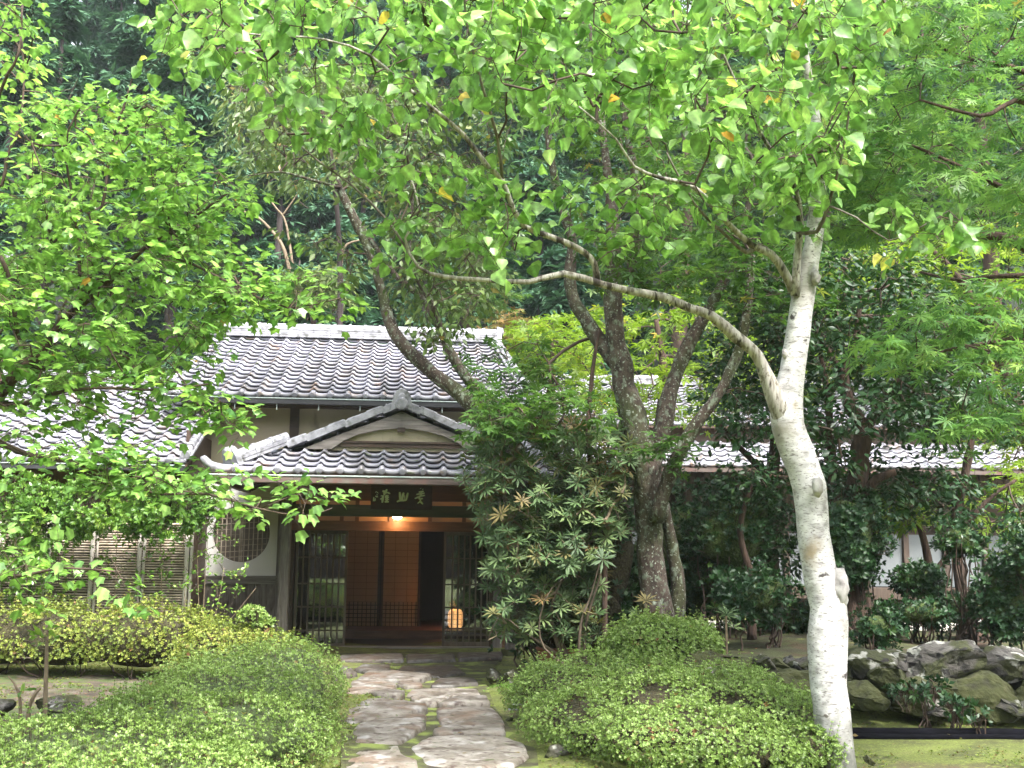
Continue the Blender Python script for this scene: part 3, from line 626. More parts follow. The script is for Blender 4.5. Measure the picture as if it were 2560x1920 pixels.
# lower white wall with the round opening
cx = L(603, 1334, 0); rr = abs(L(675, 1334, 0).x-L(531, 1334, 0).x)/2; n = 64; cxx, czz = cx.x, cx.z
b = MB(); outer = []; inner = []
x0, x1, z0, z1 = wxl, wxr, PZ1, WZ
for i in range(n):
    a = 2*math.pi*i/n; dx, dz = math.cos(a), math.sin(a); inner.append((cxx+dx*rr, czz+dz*rr))
    tx = ((x1 if dx > 0 else x0)-cxx)/dx if abs(dx) > 1e-6 else 1e9; tz = ((z1 if dz > 0 else z0)-czz)/dz if abs(dz) > 1e-6 else 1e9
    t = min(tx, tz); outer.append((cxx+dx*t, czz+dz*t))
cr = [(x1, z1), (x0, z1), (x0, z0), (x1, z0)]
for c_ in cr:
    j = min(range(n), key=lambda i: (outer[i][0]-c_[0])**2+(outer[i][1]-c_[1])**2); outer[j] = c_
for i in range(n):
    j = (i+1) % n; a, e, f, g = inner[i], inner[j], outer[j], outer[i]
    b.add([(a[0], -.012, a[1]), (e[0], -.012, e[1]), (f[0], -.012, f[1]), (g[0], -.012, g[1])], [(0, 1, 2, 3)], .5)
    b.add([(a[0], -.012, a[1]), (e[0], -.012, e[1]), (e[0], .10, e[1]), (a[0], .10, a[1])], [(3, 2, 1, 0)], .5)
b.build('lower_wall', M_plaster_w, H)
b = MB(); b.box2((cxx-rr, .16, czz-rr), (cxx+rr, .18, czz+rr)); M_wpaper = surf('window_paper', [(.3, (.16, .13, .11)), (.7, (.24, .20, .17))], 3, rough=.9, bump=0)
rw = b.build('round_window', M_wpaper, H)
b = MB(); k = -rr
while k < rr:
    hh = math.sqrt(max(0, rr*rr-k*k)); b.box2((cxx+k-.006, .03, czz-hh), (cxx+k+.006, .045, czz+hh)); k += .068
k = -rr
while k < rr:
    hh = math.sqrt(max(0, rr*rr-k*k)); b.beam((cxx-hh, .05, czz+k-.03*hh/rr), (cxx+hh, .05, czz+k+.03*hh/rr), .008, .009); k += .085
b.box2((cxx-.02, .06, czz-rr), (cxx+.015, .085, czz+rr))
b.build('window_lattice', M_bamboo, rw)
# wainscot
b = MB(); xs_ = [L(p, 1500, -.03).x for p in (484, 563, 634, 697)]
for i in range(3): b.box2((xs_[i]+.003, -.03, 0), (xs_[i+1]-.003, .03, PZ0))
b.build('wainscot', M_panel, H, bevel=.003)
b = MB(); b.box2((wxl, -.06, PZ0+.002), (wxr, .03, PZ1-.012)); b.box2((wxl, -.075, PZ1-.012), (wxr, .03, PZ1+.012)); b.build('wainscot_rail', M_wood_greyh, H, bevel=.003)
# right hand wall (behind the shrubs)
b = MB(); dxr = L(1245, 1400, 0).x; b.box2((dxr, -.01, 0), (XR, .1, WZ)); b.build('right_wall', M_wood_wall, H)
b = MB(); b.box2((wxr-.02, -.07, -.05), (wxr+.14, .08, WZ)); b.build('door_post', M_wood_grey, H)
b = MB(); b.box2((dxr-.07, -.06, -.05), (dxr+.07, .08, WZ)); b.build('door_post', M_wood_grey, H)
# lintel, transom
b = MB(); za, zb = L(900, 1327, -.05).z, L(900, 1303, -.05).z; b.box2((wxr+.14, -.06, za), (dxr-.07, .06, zb)); b.box2((wxr+.14, -.04, zb+.075), (dxr-.07, .06, zb+.10)); b.box2((wxr+.14, -.05, L(900, 1252, 0).z), (dxr-.07, .05, L(900, 1215, 0).z)); b.box2((wxr+.14, -.045, WZ-.35), (dxr-.07, .05, WZ+.05)); b.build('lintel', M_wood_red, H, bevel=.004)
b = MB(); M_transom = emis('lit_transom_paper', (.42, .20, .08), .03); b.box2((wxr+.16, .02, zb+.005), (dxr-.08, .03, L(900, 1252, 0).z)); ts = b.build('transom', M_transom, H)  # paper lit from the room behind; that glow is built into the material
for px_ in (855, 893, 978, 1075, 1160): b = MB(); x = L(px_, 1290, 0).x; b.box2((x-.03, -.03, zb), (x+.03, .015, WZ-.35)); b.build('transom_mullion', M_wood_red, ts)
# lattice doors
def lattice_door(xa, xb, ly, rails, bars, board):
    zt = L(900, 1327, ly).z-.002; zb_ = .02
    b = MB(); st = .035
    b.box2((xa, ly-.017, zb_), (xa+st, ly+.017, zt)); b.box2((xb-st, ly-.017, zb_), (xb, ly+.017, zt)); b.box2((xa+st, ly-.015, zt-.05), (xb-st, ly+.015, zt)); b.box2((xa+st, ly-.014, zb_), (xb-st, ly+.014, board))
    d = b.build('lattice_door', M_lattice, H, bevel=.002)
    b = MB()
    for x in bars: b.box2((x-.012, ly-.020, board), (x+.012, ly-.006, zt-.05))
    for z in rails: b.box2((xa+st, ly-.004, z-.011), (xb-st, ly+.008, z+.011))
    b.build('lattice_bars', M_lattice, d)
    b = MB(); b.box2((xa+st, ly+.010, board), (xb-st, ly+.014, zt-.05)); b.build('glass', M_glass, d)
bz = lambda y, ly: L(800, y, ly).z
xa, xb = L(738, 1450, .05).x, L(867, 1450, .05).x
lattice_door(xa, xb, .05, [bz(y, .05) for y in (1393, 1459, 1517, 1576)], [L(720+q/4.096, 1450, .05).x for q in (150, 212, 273, 335, 396, 457, 518)], bz(1608, .05))
xa, xb = L(1108, 1450, .0).x, L(1108, 1450, .0).x+.92
lattice_door(xa, xb, .0, [bz(y, 0) for y in (1393, 1459, 1517, 1570, 1587)], [L(720+q/4.096, 1450, 0).x for q in (1683, 1743, 1803, 1862, 1922, 1982, 2042, 2102, 2162)], bz(1604, 0))
b = MB(); b.box2((wxr+.14, -.09, -.06), (dxr-.07, .09, .018)); b.build('threshold', M_wood_greyh, H, bevel=.004)
# interior
fl = L(1000, 1576, 1.5).z; bx0, bx1 = wxr+.1, dxr+.6
b = MB(); b.box2((bx0, .1, -.02), (bx1, 1.5, .004)); b.build('entry_floor', M_floor_blk, H)
b = MB(); b.box2((bx0, 1.5, 0), (bx1, 4.0, fl)); b.build('raised_floor', M_wood_red, H, bevel=.01)
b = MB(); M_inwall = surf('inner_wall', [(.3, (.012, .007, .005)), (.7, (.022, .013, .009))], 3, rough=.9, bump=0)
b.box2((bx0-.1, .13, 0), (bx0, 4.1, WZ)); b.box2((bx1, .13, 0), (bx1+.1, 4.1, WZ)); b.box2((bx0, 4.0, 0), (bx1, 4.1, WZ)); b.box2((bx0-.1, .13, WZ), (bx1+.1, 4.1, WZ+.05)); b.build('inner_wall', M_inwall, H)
def screen(xa, xb, ly, zt, z0, zs):
    b = MB(); b.box2((xa, ly, zs), (xb, ly+.01, zt)); s = b.build('paper_screen', M_paper, H)
    b = MB(); n = 3
    for i in range(n+1): x = xa+(xb-xa)*i/n; b.box2((x-.004, ly+.0115, zs), (x+.004, ly+.016, zt))
    M_ = surf('screen_muntin', [(.3, (.20, .12, .07)), (.7, (.24, .15, .085))], 3, rough=.9, bump=0)
    b = MB()
    for i in range(1, n): x = xa+(xb-xa)*i/n; b.box2((x-.003, ly-.004, zs), (x+.003, ly-.001, zt))
    z = zs
    while z < zt: b.box2((xa, ly-.004, z-.003), (xb, ly-.0012, z+.003)); z += .112
    b.build('muntins', M_, s)
    b = MB(); b.box2((xa, ly+.02, z0), (xb, ly+.03, zs)); b.build('lower_paper', M_paper, s)
    b = MB(); x = xa
    while x <= xb: b.box2((x-.006, ly-.004, z0), (x+.006, ly+.006, zs)); x += .075
    z = z0
    while z <= zs+.01: b.box2((xa, ly-.008, z-.006), (xb, ly-.0045, z+.006)); z += .072
    b.box2((xa-.02, ly-.012, z0), (xa+.02, ly+.01, zt)); b.box2((xb-.02, ly-.012, z0), (xb+.02, ly+.01, zt))
    b.build('lower_grid', M_wood_dark, s)
SY = 2.4; zt = WZ-.3; zs = L(1000, 1505, SY).z; z0 = fl
xm = L(953, 1400, SY).x; xe = L(1049, 1400, SY).x; wd_ = xe-xm
screen(L(855, 1400, SY).x, xm-.03, SY, zt, z0, zs); screen(xm+.03, xe, SY, zt, z0, zs)
# ---- porch
PY = -3.0; GY = -2.15; pz = L(850, 1180, PY).z; xl = L(527, 1150, PY).x; xc = L(1005, 1010, GY).x; xr = 2*xc-xl
fx = L(725, 1110, GY).x; hw = xc-fx; fz = L(725, 1118, GY).z; az_ = L(1005, 1022, GY).z
slp = Vector((0, GY-PY, fz-.05-pz)); S = slp.length; tanp = slp.z/slp.y
wside = xr-xl; inset = (fx-xl)
nc = int(wside/PITCHW)+1; pw_ = wside/nc
tile_roof('porch_front_roof', H, (xl, PY, pz), (1, 0, 0), slp, nc, int(S/ROWL+.8), lo=lambda s: s/S*(inset-.12), hi=lambda s: wside-s/S*(inset-.12), pw=pw_, m=M_tile)
us = Vector((inset, 0, fz-.05-pz)); tile_roof('porch_side_roof', H, (xl, -.05, pz), (0, -1, 0), us, int((-PY-.05)/PITCHW), int(us.length/ROWL)+1, hi=lambda s: -PY-.05-s*.9)
us = Vector((-inset, 0, fz-.05-pz)); tile_roof('porch_side_roof', H, (xr, PY, pz), (0, 1, 0), us, int((-PY-.05)/PITCHW), int(us.length/ROWL)+1, lo=lambda s: s*.9)
# gable roof over the porch
gl = Vector((-hw-.06, 0, fz-az_)); 
us = Vector((hw+.1, 0, az_-fz)); tile_roof('porch_gable_roof', H, (fx-.08, -.05, fz-.02), (0, -1, 0), us, 8, int(us.length/ROWL)+1, caps=False)
us = Vector((-hw-.1, 0, az_-fz)); tile_roof('porch_gable_roof', H, (2*xc-fx+.08, GY+.05, fz-.02), (0, 1, 0), us, 8, int(us.length/ROWL)+1, caps=False)
ridge('porch_ridge', H, (xc, GY+.02, az_+.06), (xc, -.05, az_+.06), 1, .2, .07, .27, (False, False))
for sg in (-1, 1):
    cx0 = xc+sg*(xc-xl-.28); b0 = Vector((cx0, PY+.22, pz+.10)); b1 = Vector((xc+sg*(hw+.02), GY-.02, fz+.04))
    ridge('hip_ridge', H, b0, b1, 2, .15, .068, .26, (True, False))
    c = MB(); e = lambda x, y, z: Vector((xc+sg*x, y, z)); X = xc-xl
    c.tube([e(X-.35, PY+.12, pz+.03), e(X-.14, PY+.04, pz+.02), e(X+.0, PY-.04, pz+.055), e(X+.07, PY-.09, pz+.13), e(X+.085, PY-.10, pz+.165)], [.05, .06, .058, .05, .03], 12)
    c.build('corner_tile', M_ridge, H, True)
# verge tiles stepping down the gable
b = MB()
for sg in (-1, 1):
    a = Vector((xc, GY-.06, az_+.06)); e = Vector((xc+sg*(hw+.02), GY-.06, fz+.02)); n = 6; d = (e-a)
    ang = math.atan2(d.z, d.x); q = Matrix.Rotation(-ang, 3, 'Y')
    for i in range(n):
        p = a+d*((i+.5)/n)+Vector((0, 0, .012*(i % 2)))
        b.box(p+Vector((0, .02, .0)), (d.length/n+.02, .20, .095), Matrix.Rotation(-ang-sg*(-.035), 3, 'Y'))
        b.box(p+Vector((0, .06, .055)), (d.length/n*.8, .14, .03), Matrix.Rotation(-ang, 3, 'Y'))
b.build('verge_tiles', M_ridge, H, bevel=.006)
# onigawara at the apex
b = MB(); zc = L(1007, 1008, GY-.12).z; o = []
for i in range(11): a = math.pi*i/10; o.append((xc+math.cos(a)*.125, zc+.05+math.sin(a)*.14))
o = [(xc+.155, zc-.13)]+o+[(xc-.155, zc-.13), (xc, zc-.04)]
b.prism(o, GY-.20, GY-.06)
b.tube([(xc, GY-.20, zc-.02), (xc, GY-.25, zc-.02), (xc, GY-.262, zc-.02)], [.088, .086, .06], 20); b.tube([(xc, GY-.202, zc+.085), (xc, GY-.215, zc+.085)], [.055, .035], 16)
b.build('apex_tile', M_ridge, H, bevel=.008)
# bargeboard with arched lower edge, gable plaster
Z1 = lambda x, y: L(450+x*.3859, 800+y*.3859, GY)
left = [Z1(*q) for q in [(1440, 600), (1200, 685), (1000, 757), (860, 812), (800, 835), (985, 838), (1060, 785), (1160, 742), (1290, 714), (1400, 704), (1440, 700)]]
for sg in (0, 1):
    poly = [((p.x if sg == 0 else 2*xc-p.x), p.z) for p in left]; b = MB(); b.prism(poly, GY-.06-.0*sg, GY-.005); b.build('bargeboard', M_wood_greyh, H)
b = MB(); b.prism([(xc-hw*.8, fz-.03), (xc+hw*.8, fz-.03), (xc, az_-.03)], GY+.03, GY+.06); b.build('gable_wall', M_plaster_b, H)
b = MB(); zz = L(1000, 1110, GY).z; b.box2((xc-hw*.62, GY-.02, zz-.05), (xc+hw*.62, GY+.02, zz)); b.box2((xc-hw*.62, GY-.04, zz+.004), (xc+hw*.62, GY+.02, zz+.03)); b.box2((xc-.05, GY-.075, Z1(1440, 728).z), (xc+.05, GY-.0, Z1(1440, 700).z)); b.build('gable_tie', M_wood_dark, H)
# porch ceiling, rafters, gutter, posts, beam
b = MB(); zi = pz-.10
slab(b, (xl+.02, PY+.02, zi+.055), (xr-.02, PY+.02, zi+.055), (xr-.02, -.06, zi+.055+2.9*.16), (xl+.02, -.06, zi+.055+2.9*.16), .03); b.build('porch_ceiling', M_wood_wall, H)
b = MB(); i = 0; x = xl+.12
while x < xr-.05: b.beam((x, PY+.04, zi-.005), (x, -.1, zi-.005+2.86*.16), .04, .05); x += .30
for yy in (-2.5, -2.0, -1.6, -.9, -.5): b.box((xc, yy, zi+.028+(yy-PY)*.16), (xr-xl-.1, .03, .012))
b.build('porch_rafters', M_wood_red, H)
b = MB(); b.box2((xl+.0, PY-.10, pz-.155), (xr, PY-.0, pz-.065)); b.box2((xl+.0, PY, pz-.155), (xl+.09, -.1, pz-.065)); b.box2((xr-.09, PY, pz-.155), (xr, -.1, pz-.065)); pg = b.build('porch_gutter', M_copper, H, bevel=.012)
b = MB(); b.tube([(xl, PY-.105, pz-.06), (xr, PY-.105, pz-.06)], .010, 6); 
for i in range(9): b.box((xl+.35+i*.55, PY-.108, pz-.062), (.03, .02, .022))
b.build('gutter_lip', M_gutterline, pg)
b = MB(); b.add([(xl-.06, PY-.02, pz-.02), (xl+.5, PY-.02, pz-.035), (xl+.5, PY-.02, pz-.075), (xl+.0, PY-.02, pz-.075), (xl-.06, PY+.03, pz-.02), (xl+.5, PY+.03, pz-.035), (xl+.5, PY+.03, pz-.075), (xl, PY+.03, pz-.075)], [(0, 1, 2, 3), (7, 6, 5, 4), (0, 4, 5, 1), (3, 2, 6, 7), (0, 3, 7, 4), (1, 5, 6, 2)]); b.box2((xl+.05, PY+.02, pz-.1), (xr-.05, PY+.06, pz-.02)); b.build('eave_board', M_wood_dark, H)
PO = -1.3; pa, pb = L(702, 1300, PO-.08).x, L(727, 1300, PO-.08).x; beam0, beam1 = L(900, 1291, PO-.06).z, L(900, 1262, PO-.06).z
for sg in (-1, 1):
    a = pa if sg < 0 else 2*xc-pb; b = MB(); b.box2((a, PO-.08, .10), (a+(pb-pa), PO+.08, zi+.25)); b.build('porch_post', M_wood_grey, H, bevel=.008)
    b = MB(); b.tube([(a+.08, PO, -.05), (a+.08, PO, .10)], [.17, .14], 9, .15, 6); b.build('post_base_stone', M_rock, H, True)
b = MB(); b.box2((pb+.001, PO-.06, beam0), (2*xc-pb-.001, PO+.06, beam1)); b.box2((pa-.25, PO-.05, zi+.16), (2*xc-pa+.25, PO+.05, zi+.27)); b.build('porch_beam', M_beam_green, H, bevel=.008)
# brace under the hip
b = MB(); b.beam((pa+.05, PO-.1, zi+.2), (xl+.15, PY+.15, zi-.04), .06, .09); b.beam((pa+.05, PO+.1, zi+.2), (xl+.1, -.3, zi-.0), .06, .08); b.build('hip_rafter', M_wood_dark, H)
# ---- name board
SX = lambda zx, zy: L(900+zx/11.06, 1200+zy/11.06, PO-.17)
s0, s1 = SX(310, 60), SX(1990, 825); bc = (s0+s1)/2; bw, bh = abs(s1.x-s0.x), abs(s1.z-s0.z)
sb = tag(empty('name_board', HO+HR@Vector((bc.x, PO-.13, bc.z)), R(YAWH)), 'dark wooden name board with pale green calligraphy hung on the porch beam', 'sign')
b = MB(); b.box((0, 0, 0), (bw, .035, bh)); b.build('board', M_sign, sb, bevel=.004)
strokes = [(22, [(1665, 222), (1672, 232)]), (22, [(1720, 248), (1732, 256)]), (20, [(1615, 328), (1690, 315), (1755, 302)]), (20, [(1552, 392), (1660, 372), (1780, 352)]), (19, [(1630, 440), (1710, 428), (1790, 412)]),
 (20, [(1508, 503), (1600, 470), (1660, 430), (1705, 372)]), (19, [(1692, 310), (1680, 400), (1640, 470), (1622, 520)]), (18, [(1625, 515), (1680, 510), (1735, 498)]), (17, [(1668, 512), (1662, 565), (1640, 600), (1588, 640)]), (22, [(1660, 560), (1695, 615), (1742, 655)]), (15, [(1560, 470), (1620, 455)]),
 (27, [(1095, 330), (1105, 430), (1112, 555)]), (27, [(1205, 345), (1180, 440), (1165, 545)]), (25, [(1318, 348), (1300, 440), (1275, 548)]), (24, [(1022, 600), (1110, 562), (1200, 560), (1288, 548)]), (10, [(1120, 420), (1150, 540)]), (10, [(1230, 420), (1235, 540)]),
 (24, [(620, 312), (680, 322), (740, 345)]), (26, [(742, 262), (715, 320), (650, 385)]), (22, [(650, 385), (740, 352), (770, 350)]), (22, [(760, 350), (800, 365), (835, 385)]), (28, [(640, 430), (636, 520), (625, 630)]), (20, [(590, 432), (602, 452)]), (17, [(565, 533), (610, 520), (650, 500)]), (17, [(700, 395), (650, 425)]),
 (30, [(742, 415), (745, 500), (745, 605)]), (20, [(690, 460), (760, 440), (795, 430)]), (22, [(695, 488), (740, 480), (805, 478)]), (22, [(690, 605), (745, 600), (805, 605)]), (15, [(770, 535), (810, 540)]), (15, [(700, 545), (740, 540)]),
 (8, [(455, 322), (430, 360)]), (8, [(458, 330), (515, 375)]), (7, [(465, 392), (480, 412), (500, 395)]), (10, [(440, 440), (450, 482)]), (9, [(470, 440), (470, 490)]), (9, [(490, 440), (500, 490)]), (8, [(430, 462), (505, 458)]),
 (12, [(385, 480), (398, 565)]), (9, [(365, 535), (440, 538)]), (10, [(368, 580), (445, 578)]), (9, [(430, 512), (440, 565)]), (8, [(375, 500), (410, 495)])]
b = MB(); sc_ = bw/(1990-310)
for wdt, pts in strokes:
    pl = [Vector((zx, 0, -zy)) for zx, zy in pts]; sp_, rr_ = smooth_path(pl, [wdt]*len(pl), 14)
    P3 = [Vector(((p.x-1150)*sc_, -.0190, (p.z+442)*sc_)) for p in sp_]
    rr_ = [r*sc_*(.72+.45*math.sin(math.pi*min(1, (i+1)/len(rr_)))) for i, r in enumerate(rr_)]
    b.tube(P3, rr_, 8, flat=(1, .15, 1))
b.build('lettering', M_signink, sb)
b = MB(); b.box(((400-1150)*sc_, -.0185, (442-650)*sc_), (80*sc_, .003, 70*sc_)); b.build('seal_mark', M_seal, sb)
# ---- ceiling lamp at the door
lp = L(993, 1299, -.2); lr = tag(empty('porch_lamp', HO+HR@Vector((lp.x, lp.y, lp.z)), R(YAWH)), 'lit round glass ceiling lamp glowing above the entrance doorway', 'lamp')
b = MB(); b.tube([(0, 0, 0), (0, 0, .006), (0, 0, .02), (0, 0, .042), (0, 0, .06)], [.012, .04, .062, .078, .082], 20); b.build('lamp_shade', M_lamp, lr, True)
b = MB(); b.tube([(0, 0, .062), (0, 0, .075)], [.09, .09], 20); b.box((0, .08, .085), (.05, .22, .02)); b.build('lamp_mount', M_wood_dark, lr)
def plight(name, loc, e, c, rad, parent): 
    d = bpy.data.lights.new(name, 'POINT'); d.energy = e; d.color = c; d.shadow_soft_size = rad; o = bpy.data.objects.new(name, d); col.objects.link(o); o.location = loc; o.parent = parent; return o
plight('lamp_bulb', (0, -.03, -.06), 1.0, (1, .58, .26), .05, lr)
# ---- lantern inside
la = L(1138, 1570, 1.9); ln_ = tag(empty('paper_lantern', HO+HR@Vector((la.x, la.y, fl+.004)), R(YAWH)), 'glowing oval paper lantern on the floor behind the right lattice door', 'lantern')
lr_ = abs(L(1157, 1545, 1.9).x-L(1119, 1545, 1.9).x)/2; lh = abs(L(1138, 1521, 1.9).z-L(1138, 1569, 1.9).z)
b = MB(); b.tube([(0, 0, .0), (0, 0, lh*.06), (0, 0, lh*.16), (0, 0, lh*.35), (0, 0, lh*.65), (0, 0, lh*.84), (0, 0, lh*.94), (0, 0, lh)], [lr_*.6, lr_*.82, lr_*.95, lr_, lr_, lr_*.95, lr_*.82, lr_*.6], 24); b.build('paper_shade', M_lantern, ln_, True)
b = MB()
for k in range(10):
    a = 2*math.pi*k/10; b.tube([(math.cos(a)*lr_*1.02, math.sin(a)*lr_*1.02, lh*.05), (math.cos(a)*lr_*1.03, math.sin(a)*lr_*1.03, lh*.95)], .004, 5)
for z in (.25, .5, .75): b.tube([(math.cos(2*math.pi*k/24)*lr_*1.03, math.sin(2*math.pi*k/24)*lr_*1.03, lh*z) for k in range(25)], .004, 5)
b.build('lantern_frame', M_wood_dark, ln_)
plight('lantern_bulb', (-.05, -.05, lh+.08), 1.0, (1, .40, .14), .06, ln_)
# room light, as seen on the paper screens through the open door
rl = tag(empty('room_lamp', HO+HR@Vector(((xm+xe)/2+.1, 1.6, WZ-.25)), R(YAWH)), 'dim warm ceiling lamp inside the entrance hall above the paper screens', 'lamp')
b = MB(); b.tube([(0, 0, 0), (0, 0, .03), (0, 0, .09)], [.05, .09, .1], 18); b.build('lamp_shade', emis('room_lamp_glow', (1, .6, .3), 3), rl, True)
b = MB(); b.tube([(0, 0, .09), (0, 0, .24)], [.02, .02], 10); b.build('lamp_stem', M_wood_dark, rl)
plight('room_bulb', (0, 0, -.10), .3, (1, .50, .22), .12, rl)
# ================================================================== LEFT WING
W0 = P(300, 1620, 15.0); Wg = tag(empty('side_wing', (W0.x, W0.y, 0), R(YAWH)), 'low brown boarded wing with tiled roof behind the bamboo fence', 'house')
def W(px, py, ly):  # intersect with plane in house coords, return wing-local
    p = L(px, py, ly); wpt = HO+HR@p; return HR.transposed()@(wpt-Vector((W0.x, W0.y, 0)))
ew = W(300, 1153, -2.25); tw_ = W(150, 968, .9); xR = W(466, 1150, -2.25).x; xL = -7.5
us = Vector((0, tw_.y-ew.y, tw_.z-ew.z)); nC = int((xR-xL)/PITCHW); 
tile_roof('wing_roof', Wg, (xR-nC*PITCHW, ew.y, ew.z), (1, 0, 0), us, nC, int(us.length/ROWL)+1)
b = MB(); slab(b, (xL, ew.y+.02, ew.z-.03), (xR, ew.y+.02, ew.z-.03), (xR, tw_.y, tw_.z-.03), (xL, tw_.y, tw_.z-.03), .06); slab(b, (xL, tw_.y+2.6, ew.z), (xR-.05, tw_.y+2.6, ew.z), (xR-.05, tw_.y+.01, tw_.z-.03), (xL, tw_.y+.01, tw_.z-.03), .06); b.build('roof_deck', M_wood_dark, Wg)
ridge('wing_ridge', Wg, (xL, tw_.y, tw_.z+.01), (xR, tw_.y, tw_.z+.01), 4, .3, .08, .27, (True, True))
ridge('verge_ridge', Wg, (xR-.02, ew.y+.03, ew.z+.045), (xR-.02, tw_.y-.05, tw_.z+.04), 1, .12, .055, .26, (False, False))
b = MB(); wy = W(300, 1300, -1.6).y; x = xL
while x < xR-.2: b.box2((x+.003, wy-.01+random.uniform(-.003, .003), 0), (min(x+.24, xR-.12)-.003, wy+.03, ew.z+.25)); x += .24
b.build('board_wall', M_wood_wall, Wg)
b = MB(); b.box2((xR-.16, wy+.031, 0), (xR-.10, wy+1.6, ew.z+.5)); b.build('end_wall', M_wood_dark, Wg)
b = MB(); b.box2((xL, wy-.05, ew.z-.02), (xR-.05, wy+.02, ew.z+.08)); b.box2((xR-.22, wy-.04, 0), (xR-.09, wy+.03, ew.z+.2)); b.build('wall_beam', M_wood_dark, Wg)
b = MB(); b.box2((xL, ew.y-.08, ew.z-.12), (xR, ew.y+.02, ew.z-.055)); g2 = b.build('gutter', M_black, Wg)
b = MB(); b.tube([(xL, ew.y-.085, ew.z-.05), (xR, ew.y-.085, ew.z-.05)], .009, 6); b.build('gutter_lip', M_gutterline, g2)
# far-left roof end peeking through the leaves
p = P(16, 655, 15.5); fr = tag(empty('neighbour_roof', (p.x-1.2, p.y, 0)), 'white-edged tiled roof end peeking out at the left edge through the leaves', 'house')
ridge('ridge_tiles', fr, (-3, 0, p.z-.12), (1.15, 0, p.z-.12), 3, .3, .11, .3, (False, True))
b = MB(); slab(b, (-3, -1.9, p.z-1.0), (1.0, -1.9, p.z-1.0), (1.0, 0, p.z-.14), (-3, 0, p.z-.14), .08); b.build('roof', M_tile, fr)
b = MB(); b.box2((-3, -1.2, 0), (.6, 1.4, p.z-.9)); b.build('wall', M_wood_wall, fr)
# ================================================================== GALLERY BUILDING (right, behind the trees)
g0 = P(1900, 1165, 24.5); Ga = tag(empty('gallery_house', (g0.x, 24.5, 0), 0), 'long low building with two tiled roofs and pale sliding panels behind dark trees', 'house')
ge = g0.z; gx0 = P(1330, 1100, 24.5).x-g0.x; gx1 = P(2860, 1100, 24.5).x-g0.x; g1 = P(1900, 1108, 25.8).z; g2_ = P(1900, 1062, 25.6).z; g3 = P(1900, 968, 29.2).z
nC = int((gx1-gx0)/.3)
ROWL_ = ROWL; ROWL = .30
tile_roof('lower_roof', Ga, (gx0, 0, ge), (1, 0, 0), (0, 1.3, g1-ge), nC, 5, pw=.30)
tile_roof('upper_roof', Ga, (gx0, 1.1, g2_), (1, 0, 0), (0, 3.6, g3-g2_), nC, int(math.hypot(3.6, g3-g2_)/ROWL)+1, pw=.30)
ROWL = ROWL_
ridge('ridge_tiles', Ga, (gx0, 4.7, g3+.02), (gx1, 4.7, g3+.02), 4, .34, .09, .3, (True, True))
b = MB(); slab(b, (gx0, .02, ge-.03), (gx1, .02, ge-.03), (gx1, 1.35, g1-.03), (gx0, 1.35, g1-.03), .06); slab(b, (gx0, 1.12, g2_-.03), (gx1, 1.12, g2_-.03), (gx1, 4.7, g3-.03), (gx0, 4.7, g3-.03), .06); slab(b, (gx0, 8.2, g2_-.03), (gx1, 8.2, g2_-.03), (gx1, 4.71, g3-.03), (gx0, 4.71, g3-.03), .06); b.build('roof_deck', M_wood_dark, Ga)
b = MB(); b.box2((gx0+.3, 1.4, 0), (gx1, 8, g2_+.2)); b.build('wall', M_wood_dark, Ga)
fz_ = P(1900, 1466, 25.3).z; f0 = P(1900, 1495, 25.0).z
b = MB(); b.box2((gx0+.3, .5, f0), (gx1, 1.4, fz_)); b.build('veranda_floor', M_gal_wood, Ga)
b = MB(); x = gx0+.4; 
while x < gx1: b.box2((x-.06, .95, 0), (x+.06, 1.07, ge+.3)); x += .93
b.box2((gx0+.3, .97, ge-.35), (gx1, 1.05, ge-.2)); b.build('veranda_post', M_gal_wood, Ga)
x = gx0+.46; i = 0
while x < gx1-.9:
    b = MB(); b.box2((x+.02, 1.05, fz_+.02), (x+.79, 1.09, fz_+1.22 if i % 5 else fz_+.9)); b.build('sliding_panel', M_shoji_blue, Ga)
    if i % 5 == 0:
        b = MB(); b.box2((x+.02, 1.055, fz_+.92), (x+.79, 1.08, fz_+1.7)); b.build('window_pane', M_glass, Ga)
    x += .93; i += 1
b = MB(); b.box2((gx0, -.08, ge-.15), (gx1, .02, ge-.07)); b.build('gutter', M_copper, Ga)
# building behind the viewer (it shows in the door glass)
Bk = tag(empty('opposite_house', (-3, -15, 0), math.pi), 'tiled house behind the viewer that shows only as a reflection in the door glass', 'house')
tile_roof('roof', Bk, (-9, 0, 2.7), (1, 0, 0), (0, 3.2, 1.5), 70, 14)
b = MB(); b.box2((-8.5, .8, 0), (9, 6, 3.0)); b.build('wall', M_wood_wall, Bk)
# ================================================================== BAMBOO FENCE
fy = 14.35; fp0 = P(-260, 1290, fy); fp1 = P(478, 1290, fy); FN = tag(empty('bamboo_fence', ((fp0.x+fp1.x)/2, fy, 0), 0), 'pale horizontal split bamboo fence standing behind the climbing hedge, left of the round window wall', 'fence')
hw_ = (fp1.x-fp0.x)/2; b = MB(); z = .06
while z < 1.82:
    b.tube([(-hw_, random.uniform(-.004, .004), z), (-hw_*.3, random.uniform(-.004, .004), z+random.uniform(-.004, .004)), (hw_*.4, 0, z+random.uniform(-.004, .004)), (hw_-.03, random.uniform(-.004, .004), z)], .0115, 6); z += .034
b.build('bamboo_slats', M_bamboo, FN)
b = MB(); x = hw_-.02
while x > -hw_: b.tube([(x, -.03, 0), (x, -.03, 1.9)], .028, 10); b.tube([(x+.06, -.028, 0), (x+.06, -.028, 1.86)], .02, 8); x -= .62
b.build('bamboo_posts', surf('pale_bamboo_post', [(.3, (.42, .38, .32)), (.7, (.6, .56, .5))], 8, (3, 3, .5), rough=.6, bump=.1), FN, True)
